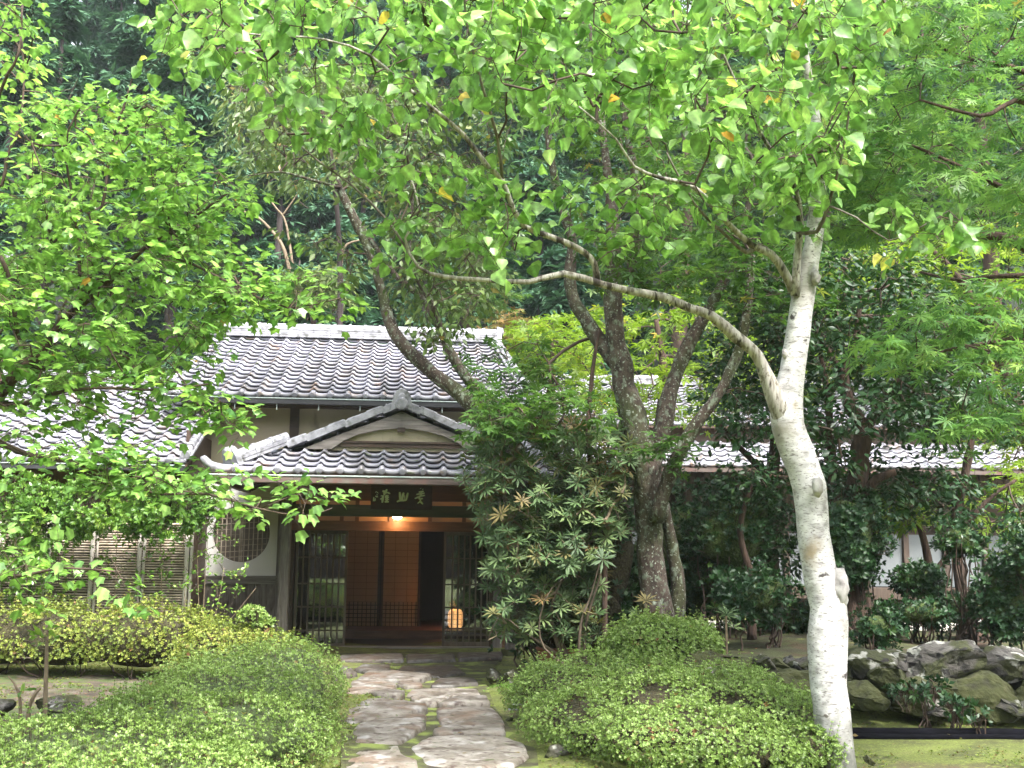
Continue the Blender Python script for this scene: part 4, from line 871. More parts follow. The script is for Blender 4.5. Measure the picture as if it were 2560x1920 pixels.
b = MB(); b.box2((-hw_, .02, 0), (hw_, .05, 1.84)); b.build('fence_backing', M_wood_dark, FN)
# ================================================================== ROCKS
def ico(sub=3):
    import bmesh
    bm = bmesh.new(); bmesh.ops.create_icosphere(bm, subdivisions=sub, radius=1); V = [v.co.copy() for v in bm.verts]; Fc = [tuple(v.index for v in f.verts) for f in bm.faces]; bm.free(); return V, Fc
ICO = ico(3); ICO4 = ico(4)
def rock_mesh(b, c, r, rot=0, seed=0, amp=.22, flat=.35):
    V, Fc = ICO4; M_ = Matrix.Rotation(rot, 3, 'Y'); out = []
    planes = [Vector((random.gauss(0, 1), random.gauss(0, 1), random.gauss(0, 1))).normalized() for _ in range(13)]
    ds = [random.uniform(.45, .8) for _ in planes]
    for v in V:
        p = v.copy()
        for n_, d in zip(planes, ds):
            k = p.dot(n_)
            if k > d: p -= n_*(k-d)*.92
        p *= 1+amp*noise.noise(v*1.6+Vector((seed, 0, 0)))+amp*.35*noise.noise(v*5+Vector((seed, 9, 0)))
        p = M_ @ Vector((p.x*r[0], p.y*r[1], p.z*r[2])); out.append(p+Vector(c))
    b.add(out, Fc)
def rock(label, x0, y0, x1, y1, Y, m, rot=0, dep=.7, name='rock', group=None, cat='rock'):
    a, e = P(x0, y0, Y), P(x1, y1, Y); c = (a+e)/2; rx, rz_ = abs(a.x-e.x)/2*1.15, abs(a.z-e.z)/2*1.2
    b = MB(); rock_mesh(b, (0, 0, 0), (rx, rx*dep, rz_), R(rot), random.random()*50); o = b.build(name, m); o.location = c
    return tag(o, label, cat, group)
rock('split grey rock with a dark slanted face beside the path near the doorway', 1218, 1672, 1262, 1712, 12.7, M_rock, 35)
rock('pale brown leaning rock next to the split grey rock by the path', 1262, 1668, 1298, 1708, 12.5, M_rock, 40)
rock('smooth blue-grey rock on the moss at the right edge of the path', 1270, 1758, 1328, 1788, 10.9, M_rock_blue, 8)
rock('flat grey slab of rock behind the blue-grey rock', 1264, 1740, 1325, 1760, 11.4, M_rock, 0)
rock('small brown stone right of the blue-grey rock', 1322, 1772, 1336, 1788, 10.8, M_rock)
rock('small tan stone in the moss below the blue-grey rock', 1262, 1792, 1284, 1808, 10.3, M_rock)
rock('little grey stone beside the fern near the path', 1288, 1722, 1305, 1738, 11.7, M_rock_blue)
rock('knobbly brown rock left of the large dark mossy rock under the azalea', 1352, 1842, 1380, 1872, 8.9, M_rock)
rock('large dark mossy rock under the front edge of the right azalea', 1362, 1856, 1432, 1912, 8.5, M_rock, 10)
rock('grey boulder top showing through the azalea near the shrub bed', 1410, 1643, 1462, 1666, 10.9, M_rock)
rock('grey stone on the lawn right of the white trunk', 2158, 1892, 2192, 1915, 8.0, M_rock, 30)
rock('round pale stone under the azalea left of the white trunk', 1948, 1898, 1985, 1925, 7.9, M_rock_blue)
rock('flat pale stone lying in the moss at the foot of the wall', 2162, 1770, 2192, 1784, 10.0, M_rock)
rock('grey rock at the left edge beside the thin sapling', -40, 1740, 38, 1800, 9.3, M_rock)
rock('pinkish flat rock behind the large left azalea', 95, 1735, 200, 1800, 9.9, M_rock)
rock('pale pebbly rock behind the large left azalea, right of the pinkish one', 125, 1755, 185, 1785, 9.4, M_rock)
# retaining wall
Wl = tag(empty('stone_retaining_wall', (5.5, 10.4, 0)), 'low retaining wall of big lichened rocks, mossy at its foot, holding up the garden terrace', 'stone wall')
spec = [(2118, 1634, 2232, 1706, 10.35, 0, M_wallrock), (2212, 1630, 2268, 1672, 10.5, 0, M_wallrock), (2266, 1622, 2452, 1704, 10.3, -8, M_wallrock), (2436, 1616, 2600, 1700, 10.35, 5, M_wallrock), (2590, 1610, 2760, 1720, 10.3, 0, M_wallrock), (2750, 1610, 2900, 1720, 10.3, 0, M_wallrock),
 (2190, 1674, 2276, 1742, 10.15, 20, M_rock_moss), (2116, 1708, 2200, 1775, 10.1, 0, M_rock_moss), (2230, 1732, 2400, 1800, 10.1, 0, M_rock_moss), (2276, 1690, 2380, 1750, 10.15, 0, M_rock_moss), (2380, 1690, 2560, 1790, 10.1, 0, M_rock_moss), (2540, 1690, 2800, 1800, 10.15, 0, M_rock_moss), (2320, 1765, 2380, 1795, 10.0, 0, M_wallrock), (2490, 1745, 2560, 1785, 9.98, 10, M_wallrock),
 (1892, 1640, 1932, 1680, 10.6, 30, M_wallrock), (1926, 1645, 1968, 1672, 10.7, 0, M_rock_moss), (1960, 1642, 1994, 1674, 10.6, 10, M_wallrock), (1990, 1640, 2060, 1690, 10.6, 0, M_wallrock), (2040, 1650, 2130, 1720, 10.5, 0, M_rock_moss), (1820, 1645, 1896, 1690, 10.7, 0, M_rock_moss), (1700, 1630, 1830, 1700, 10.8, 0, M_rock_moss), (1950, 1675, 2060, 1760, 10.4, 0, M_rock_moss)]
b = MB(); V = [(x, y, z) for x in np.arange(1.4, 9.6, .2) for (y, z) in ((10.42, -.05), (10.44+.05*math.sin(x*9), .2), (10.5+.05*math.sin(x*7), .42), (10.75, .50))]
nq = len(V)//4; b.add(V, [(i*4+k, (i+1)*4+k, (i+1)*4+k+1, i*4+k+1) for i in range(nq-1) for k in range(3)]); b.build('wall_earth', M_rock_moss, Wl, True, True)
for i, (x0, y0, x1, y1, Y, rot, m) in enumerate(spec):
    a, e = P(x0, y0, Y), P(x1, y1, Y); c = (a+e)/2; b = MB(); rock_mesh(b, c, (abs(a.x-e.x)/2*1.5, .27, abs(a.z-e.z)/2*1.5), R(rot), i*3.1); b.build('wall_rock', m, Wl, False, True)
# black drain edging across the lawn
b = MB(); pts = [G(2060+i*60, 1829+i*1.6*.6, .02) for i in range(13)]
for off, r_, zz in ((0, .042, .028), (-.11, .026, .012)):
    b.tube([Vector((p.x, p.y+off+.01*math.sin(i), gh(p.x, p.y)+zz)) for i, p in enumerate(pts)], [r_]*len(pts), 10, .1, 3)
M_hose = surf('black_plastic', [(.3, (.002, .002, .003)), (.7, (.006, .006, .009))], 12, rough=.9, bump=.2, spec=.05)
o = b.build('drain_pipe', M_hose, None, True); tag(o, 'black double drain pipe running across the mossy lawn behind the white trunk', 'pipe')
# terracotta pot
p = P(1400, 1612, 13.0); t = tag(empty('terracotta_pot', (p.x, p.y, .06)), 'round terracotta pot half hidden among the rhododendron stems', 'pot')
b = MB(); b.tube([(0, 0, 0), (0, 0, .02), (0, 0, .2), (0, 0, .38), (0, 0, .42)], [.16, .2, .31, .36, .33], 24); b.build('bowl', M_terracotta, t, True)
b = MB(); b.tube([(math.cos(2*math.pi*k/24)*.36, math.sin(2*math.pi*k/24)*.36, .42) for k in range(25)], .025, 8); b.build('rim', M_terracotta, t, True); t.scale = (.75, .75, .75)
# dark round stump / stone post with a pale mark on the terrace
p = P(2432, 1560, 13.2); t = tag(empty('stone_lantern_stump', (p.x, p.y, gh(p.x, p.y))), 'dark round mossy stump with a pale mark, among the trunks on the terrace', 'stump')
b = MB(); b.tube([(0, 0, -.05), (0, 0, .1), (0, 0, .3), (0, 0, .38)], [.2, .17, .16, .15], 16, .12, 5); b.build('stump_body', M_bark_dark, t, True)
b = MB(); b.tube([(0, 0, .38), (0, 0, .44), (0, 0, .47)], [.22, .2, .1], 16, .15, 5); b.build('stump_cap', M_rock_moss, t, True)
b = MB(); b.tube([(-.03, -.175, .24), (.02, -.178, .25), (.025, -.178, .2), (.0, -.178, .14)], .014, 6); b.build('pale_mark', M_plaster_w, t)
# ================================================================== AZALEA MOUNDS AND OTHER SHRUBS
def ell_surface(ells, n, jit=.06, top=-.3, lump=.12, lf=2.2):
    """points + normals on the outer skin of a union of ellipsoids (cx,cy,cz,rx,ry,rz)"""
    area = np.array([e[3]*e[4]+e[3]*e[5]+e[4]*e[5] for e in ells]); area = area*np.array([max(4., e[1])**-1.6 for e in ells]); cntt = rng.multinomial(int(n*1.9), area/area.sum()); PP = []; NN = []
    for e, k in zip(ells, cntt):
        d = rdir(k); d = d[d[:, 2] > top]; k = len(d); r = np.array(e[3:6]); c = np.array(e[:3])
        lu = np.array([noise.noise(Vector(tuple(q))) for q in (d*r+c)*lf]); lu2 = np.array([noise.noise(Vector(tuple(q))) for q in (d*r+c)*lf*3+7])
        p = c+d*r*(1+lump*lu+lump*.5*lu2+rng.normal(size=k)*jit-abs(rng.normal(size=k))*jit*.7)[:, None]; nn = norm(d/r)
        ok = np.ones(k, bool)
        for e2 in ells:
            if e2 is e: continue
            q = (p-np.array(e2[:3]))/np.array(e2[3:6]); ok &= np.sum(q*q, 1) > .86
        PP.append(p[ok]); NN.append(nn[ok])
    P_, N_ = np.concatenate(PP), np.concatenate(NN); g = P_[:, 2] > gh(P_[:, 0], P_[:, 1])-.02; P_, N_ = P_[g], N_[g]
    if len(P_) > n: s = rng.permutation(len(P_))[:n]; P_, N_ = P_[s], N_[s]
    return P_, N_
def mound(name, label, cat, ells, n, size, lmat, ros=ROS, core=.86, coremat=None, jit=.05, top=-.3, lump=.12, stems=0, group=None, up=.55, twn=0, lf=2.2, gapv=None, stemr=.008, sprig=0):
    c0 = ells[0]; root = tag(empty(name, (c0[0], c0[1], float(gh(c0[0], c0[1])))), label, cat, group)
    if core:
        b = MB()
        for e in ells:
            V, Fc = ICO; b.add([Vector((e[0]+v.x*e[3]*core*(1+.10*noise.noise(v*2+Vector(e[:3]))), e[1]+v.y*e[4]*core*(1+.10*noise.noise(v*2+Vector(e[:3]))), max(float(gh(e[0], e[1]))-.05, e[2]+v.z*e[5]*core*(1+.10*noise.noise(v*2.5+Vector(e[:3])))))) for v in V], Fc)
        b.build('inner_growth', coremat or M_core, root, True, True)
    P_, N_ = ell_surface(ells, n, jit, top, lump, lf)
    if gapv is not None:
        g = np.array([noise.noise(Vector(tuple(q))*3.1) for q in P_]) > gapv; P_, N_ = P_[g], N_[g]
    lv = LM(); k = len(ros); ax = norm(N_+np.array((0, 0, up))+rng.normal(size=P_.shape)*.55)
    cl = np.array([noise.noise(Vector(tuple(q))*2.3) for q in P_])*.35; fine = np.array([noise.noise(Vector(tuple(q))*11) for q in P_])*.30
    for i in range(k):
        s = slice(i, None, k); M3 = len(P_[s]); zr = rdir(M3)
        lv.add((ros[i][0][:, [0, 2, 1]]*np.array((1, 1, -1)), ros[i][1]), P_[s], ax[s], zr, size*rng.uniform(.75, 1.3, M3), np.clip(.42+cl[s]+fine[s]+rng.normal(size=M3)*.17, 0, 1))
    if sprig:      # stray shoots standing above the clipped surface
        s = rng.permutation(len(P_))[:sprig]; L_ = size*rng.uniform(2.2, 5.5, len(s)); pr_ = P_[s]
        sa = norm(N_[s]*.5+np.array((0, 0, 1.0))+rng.normal(size=(len(s), 3))*.3)
        for q in range(4):
            pq = pr_+sa*(L_*(q+1)/4)[:, None]; lv.add((ros[q % k][0][:, [0, 2, 1]]*np.array((1, 1, -1)), ros[q % k][1]), pq, sa, rdir(len(s)), size*rng.uniform(.6, 1.0, len(s)), np.clip(.6+rng.normal(size=len(s))*.15, 0, .86))
    lv.build('foliage', lmat, root)
    tw = LM()
    if sprig: tw.edges(pr_, pr_+sa*L_[:, None], size*.06, size*.035)
    if twn:
        s = rng.permutation(len(P_))[:twn]; tw.edges(P_[s]-N_[s]*size*2.5-np.array((0, 0, size)), P_[s]+ax[s]*size*.3, size*.07, size*.04)
    if stems:
        for i in range(stems):
            e = random.choice(ells); a = random.uniform(0, 2*math.pi); q = Vector((e[0]+math.cos(a)*e[3]*.3, e[1]+math.sin(a)*e[4]*.3, float(gh(e[0], e[1]))-.02)); t = Vector((e[0]+math.cos(a)*e[3]*random.uniform(.4, .95), e[1]+math.sin(a)*e[4]*random.uniform(.4, .95), e[2]+e[5]*random.uniform(-.3, .6))); pr = q
            for j in range(1, 7):
                f = j/6; m_ = q.lerp(t, f)+Vector((random.gauss(0, 1), random.gauss(0, 1), random.gauss(0, .6)))*.035*(q-t).length+Vector((0, 0, -.18*(q-t).length*math.sin(f*math.pi)))
                tw.edges([pr], [m_], stemr*(1.2-.6*f), stemr*(1.15-.6*f), 5); pr = m_
    if tw.V: tw.build('stems', M_twig, root)
    return root
E = []
for (x, y, rx, ry, h) in [(-2.55, 6.6, .95, .9, .55), (-1.95, 6.3, .70, .8, .42), (-2.2, 7.5, .85, .8, .56), (-2.55, 8.2, .55, .8, .50), (-1.85, 8.0, .62, .8, .50), (-2.35, 8.9, .62, .8, .56), (-1.95, 9.3, .52, .8, .53), (-2.55, 9.9, .62, .8, .56), (-2.15, 10.5, .55, .7, .60), (-2.7, 10.9, .6, .6, .56), (-2.25, 11.3, .5, .6, .62), (-2.9, 5.7, 1.1, .8, .50), (-1.8, 5.4, .8, .8, .36), (-3.6, 6.3, .7, .8, .50)]:
    E.append((x, y, h*.35, rx, ry, h*.65))
mound('azalea_hedge', 'large clipped light green azalea mound filling the lower left, along the path', 'shrub', E, 40000, .024, M_leaf_azalea, sprig=900, gapv=-.46, jit=.07, lump=.20, twn=6000, coremat=M_core_g, core=.74, lf=3.2)
E = [(-4.3, 12.9, .42, .75, .5, .42), (-5.2, 13.0, .42, .8, .5, .42), (-6.2, 13.1, .40, .8, .5, .42), (-3.75, 12.9, .36, .5, .45, .36), (-7.2, 13.1, .4, .8, .5, .42)]
mound('azalea_bush', 'brownish-green azalea hedge in front of the bamboo fence', 'shrub', E, 8000, .034, M_leaf_azalea_b, sprig=250, gapv=-.36, jit=.12, lump=.2, top=-.5, stems=30, twn=2200, core=.72, stemr=.007, group=None)
mound('azalea_bush', 'low brown-tipped azalea below the wooden wainscot, left of the doorway', 'shrub', [(-3.25, 12.6, .30, .55, .45, .34), (-2.75, 12.4, .28, .45, .45, .30)], 3200, .031, M_leaf_azalea_b, sprig=90, jit=.09, lump=.2, twn=700, core=.75)
mound('azalea_bush', 'small round azalea sprig in front of the wainscot boards', 'shrub', [(-2.92, 12.55, .74, .15, .15, .10), (-2.80, 12.55, .66, .12, .12, .08)], 260, .04, M_leaf_azalea, jit=.12, lump=.2, core=0, twn=120, stems=6, stemr=.006)
E = []
for (x, y, rx, ry, h) in [(.62, 9.9, .55, .6, .52), (.65, 9.0, .48, .6, .42), (1.2, 9.9, .6, .6, .58), (1.25, 9.0, .6, .7, .56), (1.3, 8.2, .65, .7, .44), (1.85, 9.6, .55, .6, .56), (1.85, 8.9, .55, .55, .54), (2.12, 8.55, .44, .45, .46), (.85, 8.5, .45, .5, .34), (1.55, 7.75, .5, .45, .36), (2.08, 7.85, .26, .22, .34), (.35, 10.3, .38, .35, .50), (.75, 10.5, .5, .35, .60)]:
    E.append((x, y, h*.45, rx, ry, h*.55))
mound('azalea_hedge', 'large spreading azalea right of the path in front of the white trunk', 'shrub', E, 30000, .025, M_leaf_azalea, sprig=700, gapv=-.38, jit=.09, lump=.24, top=-.55, stems=60, twn=5000, core=.66, coremat=M_core, lf=3.2)
mound('azalea_bush', 'mid-sized dark green azalea at the foot of the lichen-covered tree', 'shrub', [(1.42, 11.0, .56, .46, .4, .30), (1.78, 11.2, .56, .36, .4, .27)], 6000, .029, M_leaf_azalea, sprig=200, jit=.09, lump=.2, top=-.5, stems=20, twn=1500, core=.72)
# low evergreen by the wall
mound('small_shrub', 'dark green leafy shrublet growing against the retaining wall', 'shrub', [(3.50, 9.75, .34, .20, .14, .08), (3.85, 9.6, .24, .14, .14, .09), (4.0, 9.5, .16, .10, .10, .08), (3.75, 9.85, .38, .14, .12, .06)], 90, .07, M_leaf_dark, jit=.2, lump=.3, top=-.8, core=0, stems=14, stemr=.008, twn=160)
# ferns, mossy tuft by the path
mound('moss_tuft', 'yellow-green moss cushion at the right edge of the path', 'moss', [(.42, 9.75, .06, .22, .5, .14), (.50, 9.1, .03, .18, .3, .10)], 2600, .016, M_leaf_ground, jit=.05, lump=.2, core=.9, coremat=M_moss)
f = LM(); c = P(1283, 1712, 12.0); base = np.array((c.x, c.y, 0.02)); pos = []; yd = []; 
for k in range(9):
    a = k*2.4; d = np.array((math.cos(a), math.sin(a), .55)); 
    for j in range(9):
        t = j/9; q = base+d*.34*t-np.array((0, 0, .22*t*t)); sd_ = np.array((-d[1], d[0], 0.))
        for sg in (-1, 1): pos.append(q); yd.append(sd_*sg+d*.5)
f.add(T_long, pos, yd, np.tile((0, 0, 1.), (len(pos), 1)), .075, rng.uniform(.2, .7, len(pos)))
r_ = tag(empty('fern', tuple(base)), 'bright green little fern beside the split rock at the path edge', 'fern'); f.build('fronds', M_leaf_hedge, r_)
# ground cover (nobody could count it)
lv = LM(); N_ = 48000
gx = np.where(rng.random(N_) < .22, rng.uniform(-7, -3.0, N_), rng.uniform(-1.7, 7.5, N_)); gy = rng.uniform(6.2, 15.2, N_)
def on_path(x, y):
    return (x > -1.06+.0*y) & (x < .30-.02*(y-8)) & (y < 15.6)
keep = ~on_path(gx, gy) | (rng.random(N_) < .10)
gn = np.array([noise.noise(Vector((a*1.1, c, 0))) for a, c in zip(gx, gy)]); keep &= (gn > -.05) | ((gx < -.9) & (gx > -1.9)) | ((gx > .2) & (gx < .7))
keep &= ~((gx > 1.5) & (gy > 10.1)) & ~((gx > 1.2) & (rng.random(N_) < .45))
gx, gy = gx[keep], gy[keep]; Pg = np.stack([gx, gy, gh(gx, gy)+.006], 1)
for i in range(3):
    q = Pg[i::3]; lv.add((ROS[i][0][:, [0, 2, 1]]*np.array((1, 1, -1)), ROS[i][1]), q, np.tile((0, 0, 1.), (len(q), 1))+rng.normal(size=q.shape)*.25, rdir(len(q)), .019*rng.uniform(.6, 1.4, len(q)))
tag(lv.build('ground_cover', M_leaf_ground), kind='stuff')
lv = LM(); lp_ = []
for i in range(170):
    x, y = random.uniform(-3.5, 6.0), random.uniform(7, 15); lp_.append((x, y, float(gh(x, y))+.05))
lv.add(T_oval, lp_, rdir(170)*np.array((1, 1, .1)), np.tile((0, 0, 1.), (170, 1))+rng.normal(size=(170, 3))*.25, rng.uniform(.03, .065, 170), rng.uniform(.5, 1, 170))
tag(lv.build('fallen_leaves', M_leaf_rust), kind='stuff')
# sapling stake on the far left
sp = limb([(112, 1900, 14, 9.0), (112, 1800, 12, 9.0), (116, 1660, 9, 9.0), (118, 1560, 7, 9.0)], 'P')
tree('sapling', 'thin pale bare sapling with a tuft of fresh leaves at the left edge', 'sapling', [sp, limb([(60, 1870, 12, 9.0), (75, 1760, 10, 9.0), (100, 1720, 8, 9.0)], 'P'), limb([(45, 1860, 10, 9.0), (50, 1740, 7, 9.0), (20, 1690, 4, 9.0)], 'P')], [P(112, 1575, 9.0), P(118, 1600, 8.95), P(100, 1590, 9.0), P(50, 1730, 9)], T_long, M_leaf_hedge, [M_twig_pale], n=6, spread=.07, size=.13, droop=.1, flat=.3, twigr=.002)
# dark evergreen undergrowth on the terrace, each a shrub of its own
def shrub(label, px, py, Y, rx, rz_, n, size=.11, mat=None, name='evergreen_shrub', stems=8, group=None, dep=.8, tpls=None, core=.7, cat='shrub', gap=-.25, cm=None):
    c = P(px, py, Y); g = float(gh(c.x, c.y)); rxm = rx*Y/F; rzm = rz_*Y/F
    E = [(c.x, c.y, c.z, rxm, rxm*dep, rzm), (c.x+rxm*.45, c.y+.1, c.z+rzm*.25, rxm*.6, rxm*.5, rzm*.6), (c.x-rxm*.5, c.y-.1, c.z-rzm*.1, rxm*.55, rxm*.5, rzm*.6)]
    return mound(name, label, cat, E, n, size, mat or M_leaf_dark, ros=tpls or ROS, core=core, jit=.22, top=-.95, lump=.35, stems=stems, gapv=gap, coremat=cm or M_core_g, stemr=.012, twn=n//3, group=group)
shrub('dark evergreen shrub left of the white trunk on the terrace', 1890, 1490, 12.0, 90, 60, 700, .075)
shrub('low dark shrub right behind the white trunk', 2190, 1570, 11.3, 55, 42, 420, .065)
shrub('dark evergreen shrub under the tallest reddish trunk', 2120, 1420, 13.0, 70, 60, 480, .075)
shrub('dark bushy evergreen in front of the white gallery panels', 2330, 1530, 12.6, 95, 45, 420, .07)
shrub('dark evergreen at the right edge in front of the gallery floor', 2510, 1500, 12.0, 70, 110, 800, .07)
shrub('tall thin dark evergreen before the gallery panels, between the two thickets', 2400, 1350, 12.4, 55, 50, 260, .07, stems=14)
shrub('dark hanging shrub at the right frame edge beside the brown window', 2580, 1400, 11.6, 60, 80, 420, .07)
shrub('shadowed shrub between the lichen-covered tree and the white trunk', 1830, 1330, 13.2, 110, 130, 1300, .075)
shrub('low dark thicket at the back of the terrace behind the wall', 2060, 1550, 14.0, 200, 50, 1300, .07)
shrub('dark thicket behind the rhododendron at the terrace corner', 1700, 1400, 14.2, 150, 190, 1700, .08)
shrub('rounded dark shrub filling the view between the white trunk and the pale panels', 2110, 1330, 13.0, 95, 110, 1300, .075)
shrub('low dark shrub under the gallery floor near the mossy stump', 2290, 1450, 13.0, 60, 40, 500, .07)
# hedge shrubs climbing the fence
hl = ['bright-leaved hedge shrub at the far left in front of the fence', 'bright-leaved hedge shrub left of centre in front of the fence', 'bright-leaved hedge shrub right of centre in front of the fence', 'bright-leaved hedge shrub at the right end of the fence by the house corner']
for i, (px, py, rx, rz_) in enumerate([(20, 1330, 130, 130), (160, 1280, 120, 75), (300, 1275, 115, 68), (430, 1275, 95, 66)]):
    shrub(hl[i], px, py, 13.6, rx, rz_, 1500 if i == 0 else 1000, .065, M_leaf_hedge, 'hedge_shrub', 0, 'hedge shrubs along the bamboo fence', .5, core=0, gap=-.30)
def stalky(name, label, cat, pts, Y, base_y, leaf=T_oval, lm=None, n=8, size=.06, spread=.1, tg=40, r_=.006, group=None, poly=None, dY=.25, twm=None):
    limbs = [limb([(x0, base_y, r_*2*F/Y*1, Y), ((x0+x1)/2+random.uniform(-8, 8), (base_y+y1)/2, r_*1.6*F/Y, Y), (x1, y1, r_*F/Y, Y)], 'P') for x0, x1, y1 in pts]
    tg_ = region(poly, Y-dY, Y+dY, tg, .5, 3)
    return tree(name, label, cat, limbs, tg_, leaf, lm or M_leaf_hedge, [M_twig_pale if twm is None else twm], n=n, spread=spread, size=size, droop=.1, flat=.45, twigr=.0018, tseg=8, group=group)
stalky('hedge_shrub', 'leggy green shrub stalks trained on the left half of the bamboo fence', 'shrub', [(40, 30, 1300), (75, 90, 1250), (120, 130, 1270), (190, 180, 1260)], 13.9, 1630, poly=[(-60, 1330), (200, 1330), (230, 1420), (150, 1560), (-60, 1560)], tg=110)
stalky('hedge_shrub', 'leggy green shrub stalks trained on the right half of the bamboo fence', 'shrub', [(250, 240, 1270), (290, 300, 1260), (350, 340, 1270), (410, 400, 1250), (460, 455, 1250)], 13.9, 1630, poly=[(230, 1330), (480, 1330), (480, 1520), (300, 1560), (230, 1400)], tg=75)
stalky('corner_shrub', 'airy shrub with fine leaves at the house corner left of the round window', 'shrub', [(505, 520, 1330), (520, 560, 1420), (500, 490, 1260), (530, 640, 1470)], 13.9, 1600, poly=[(470, 1240), (560, 1260), (600, 1400), (660, 1470), (600, 1500), (540, 1600), (480, 1600)], tg=62, size=.055, dY=.4)
# ================================================================== RHODODENDRON
rc = P(1330, 1400, 12.6); g0z = 0
limbs = [limb([(1430, 1690, 24, 12.6), (1400, 1600, 20, 12.6), (1340, 1530, 14, 12.5), (1290, 1430, 10, 12.4), (1270, 1300, 7, 12.3), (1260, 1150, 4, 12.3)], 'P'),
 limb([(1440, 1690, 22, 12.7), (1460, 1500, 14, 12.8), (1440, 1300, 10, 12.8), (1400, 1150, 6, 12.7)], 'P'),
 limb([(1420, 1690, 18, 12.5), (1380, 1560, 14, 12.3), (1390, 1480, 10, 12.2), (1440, 1400, 7, 12.2), (1480, 1330, 5, 12.2)], 'P'),
 limb([(1460, 1690, 16, 12.4), (1465, 1560, 12, 12.2), (1500, 1440, 9, 12.1), (1510, 1350, 6, 12.1)], 'P'),
 limb([(1400, 1640, 14, 12.4), (1310, 1580, 9, 12.3), (1250, 1540, 6, 12.2), (1220, 1600, 4, 12.2)], 'P'),
 limb([(1445, 1690, 14, 12.2), (1452, 1560, 11, 12.1), (1480, 1480, 8, 12.1), (1525, 1300, 4, 12.1)], 'P'),
 limb([(1440, 1680, 12, 12.3), (1360, 1620, 9, 12.2), (1350, 1540, 7, 12.1), (1380, 1470, 5, 12.0), (1420, 1440, 4, 12.0)], 'P')]
poly = [(1150, 1130), (1200, 1060), (1300, 1030), (1420, 1040), (1540, 1050), (1590, 1120), (1560, 1250), (1530, 1330), (1500, 1420), (1420, 1440), (1330, 1420), (1250, 1400), (1200, 1290), (1160, 1220)]
tg = region(poly, 11.9, 13.3, 900, .62, 2.6)+region([(1200, 1290), (1270, 1290), (1290, 1450), (1320, 1600), (1230, 1600), (1210, 1450)], 12.1, 12.7, 70)+region([(1300, 1400), (1520, 1400), (1500, 1600), (1320, 1600)], 12.1, 12.9, 150)+region([(1440, 1150), (1580, 1150), (1560, 1350), (1450, 1350)], 12.0, 12.8, 40)
root = tag(empty('rhododendron', tuple(limbs[0][0][0])), 'tall rhododendron with whorls of long dark leaves hiding the right side of the porch', 'shrub')
sp = [smooth_path(*l) for l in limbs]
for p, r in sp: b = MB(); b.tube(p, [q*.6 for q in r], 8, .15, 6); b.build('stem', M_twig_mid, root, True, True)
A, par, cnt, base, sprays = grow([p[::2] for p, r in sp], tg, seg=.15, sag=-.10); tw = LM(); idx = np.arange(base, len(A)); rr1 = .0034*np.sqrt(np.maximum(cnt[idx], 1)); tw.edges(A[par[idx]], A[idx], rr1*1.1, rr1, 5); tw.build('twigs', M_twig_pale, root)
tips = np.array([A[l] for l, _ in sprays]); dr = norm(np.array([d for _, d in sprays])*.7+np.array((0, -.25, .5))+rng.normal(size=(len(tips), 3))*.3)
lv = LM()
for i in range(3):
    s = slice(i, None, 3); lv.add((ROSW[i][0][:, [0, 2, 1]]*np.array((1, 1, -1)), ROSW[i][1]), tips[s], dr[s], rdir(len(tips[s])), .155*rng.uniform(.7, 1.2, len(tips[s])))
lv.build('foliage', M_leaf_rhodo, root)
mound('rhododendron_thicket', 'dark lower leaves and stems of the shrub thicket beneath the rhododendron', 'shrub', [(P(1420, 1500, 13.2).x, 13.3, .7, .8, .5, .55), (P(1350, 1250, 13.4).x, 13.5, 1.75, .65, .5, .8), (P(1500, 1300, 13.4).x, 13.6, 1.5, .5, .4, 1.0)], 500, .10, M_leaf_dark, jit=.2, core=.85, coremat=M_core, top=-.9, stems=20, stemr=.012)
# broadleaf seedlings rosettes under the trees
for lab, px, py, Y in [('silver-green whorled seedling above the mid-sized azalea', 1418, 1395*1.0, 11.4), ('glossy whorled seedling left of the white trunk', 1815, 1540, 11.2)]:
    px_, py_ = (1418, 1395) if 'silver' in lab else (px, py)
    if 'silver' in lab: px_, py_ = 1615, 1510
    c = P(px_, py_, Y); r_ = tag(empty('rhododendron_seedling', (c.x, c.y, float(gh(c.x, c.y)))), lab, 'seedling'); lv = LM(); q = np.array([tuple(c+Vector((random.gauss(0, .09), random.gauss(0, .09), random.gauss(0, .07)))) for _ in range(4)])
    lv.add((ROSW[0][0][:, [0, 2, 1]]*np.array((1, 1, -1)), ROSW[0][1]), q, np.tile((0, -.2, 1.), (4, 1))+rng.normal(size=(4, 3))*.3, rdir(4), .15); lv.build('foliage', M_leaf_rhodo, r_)
    b = MB(); b.tube([Vector((c.x, c.y, float(gh(c.x, c.y)))), c], .012, 6); b.build('stem', M_twig_pale, r_, False, True)
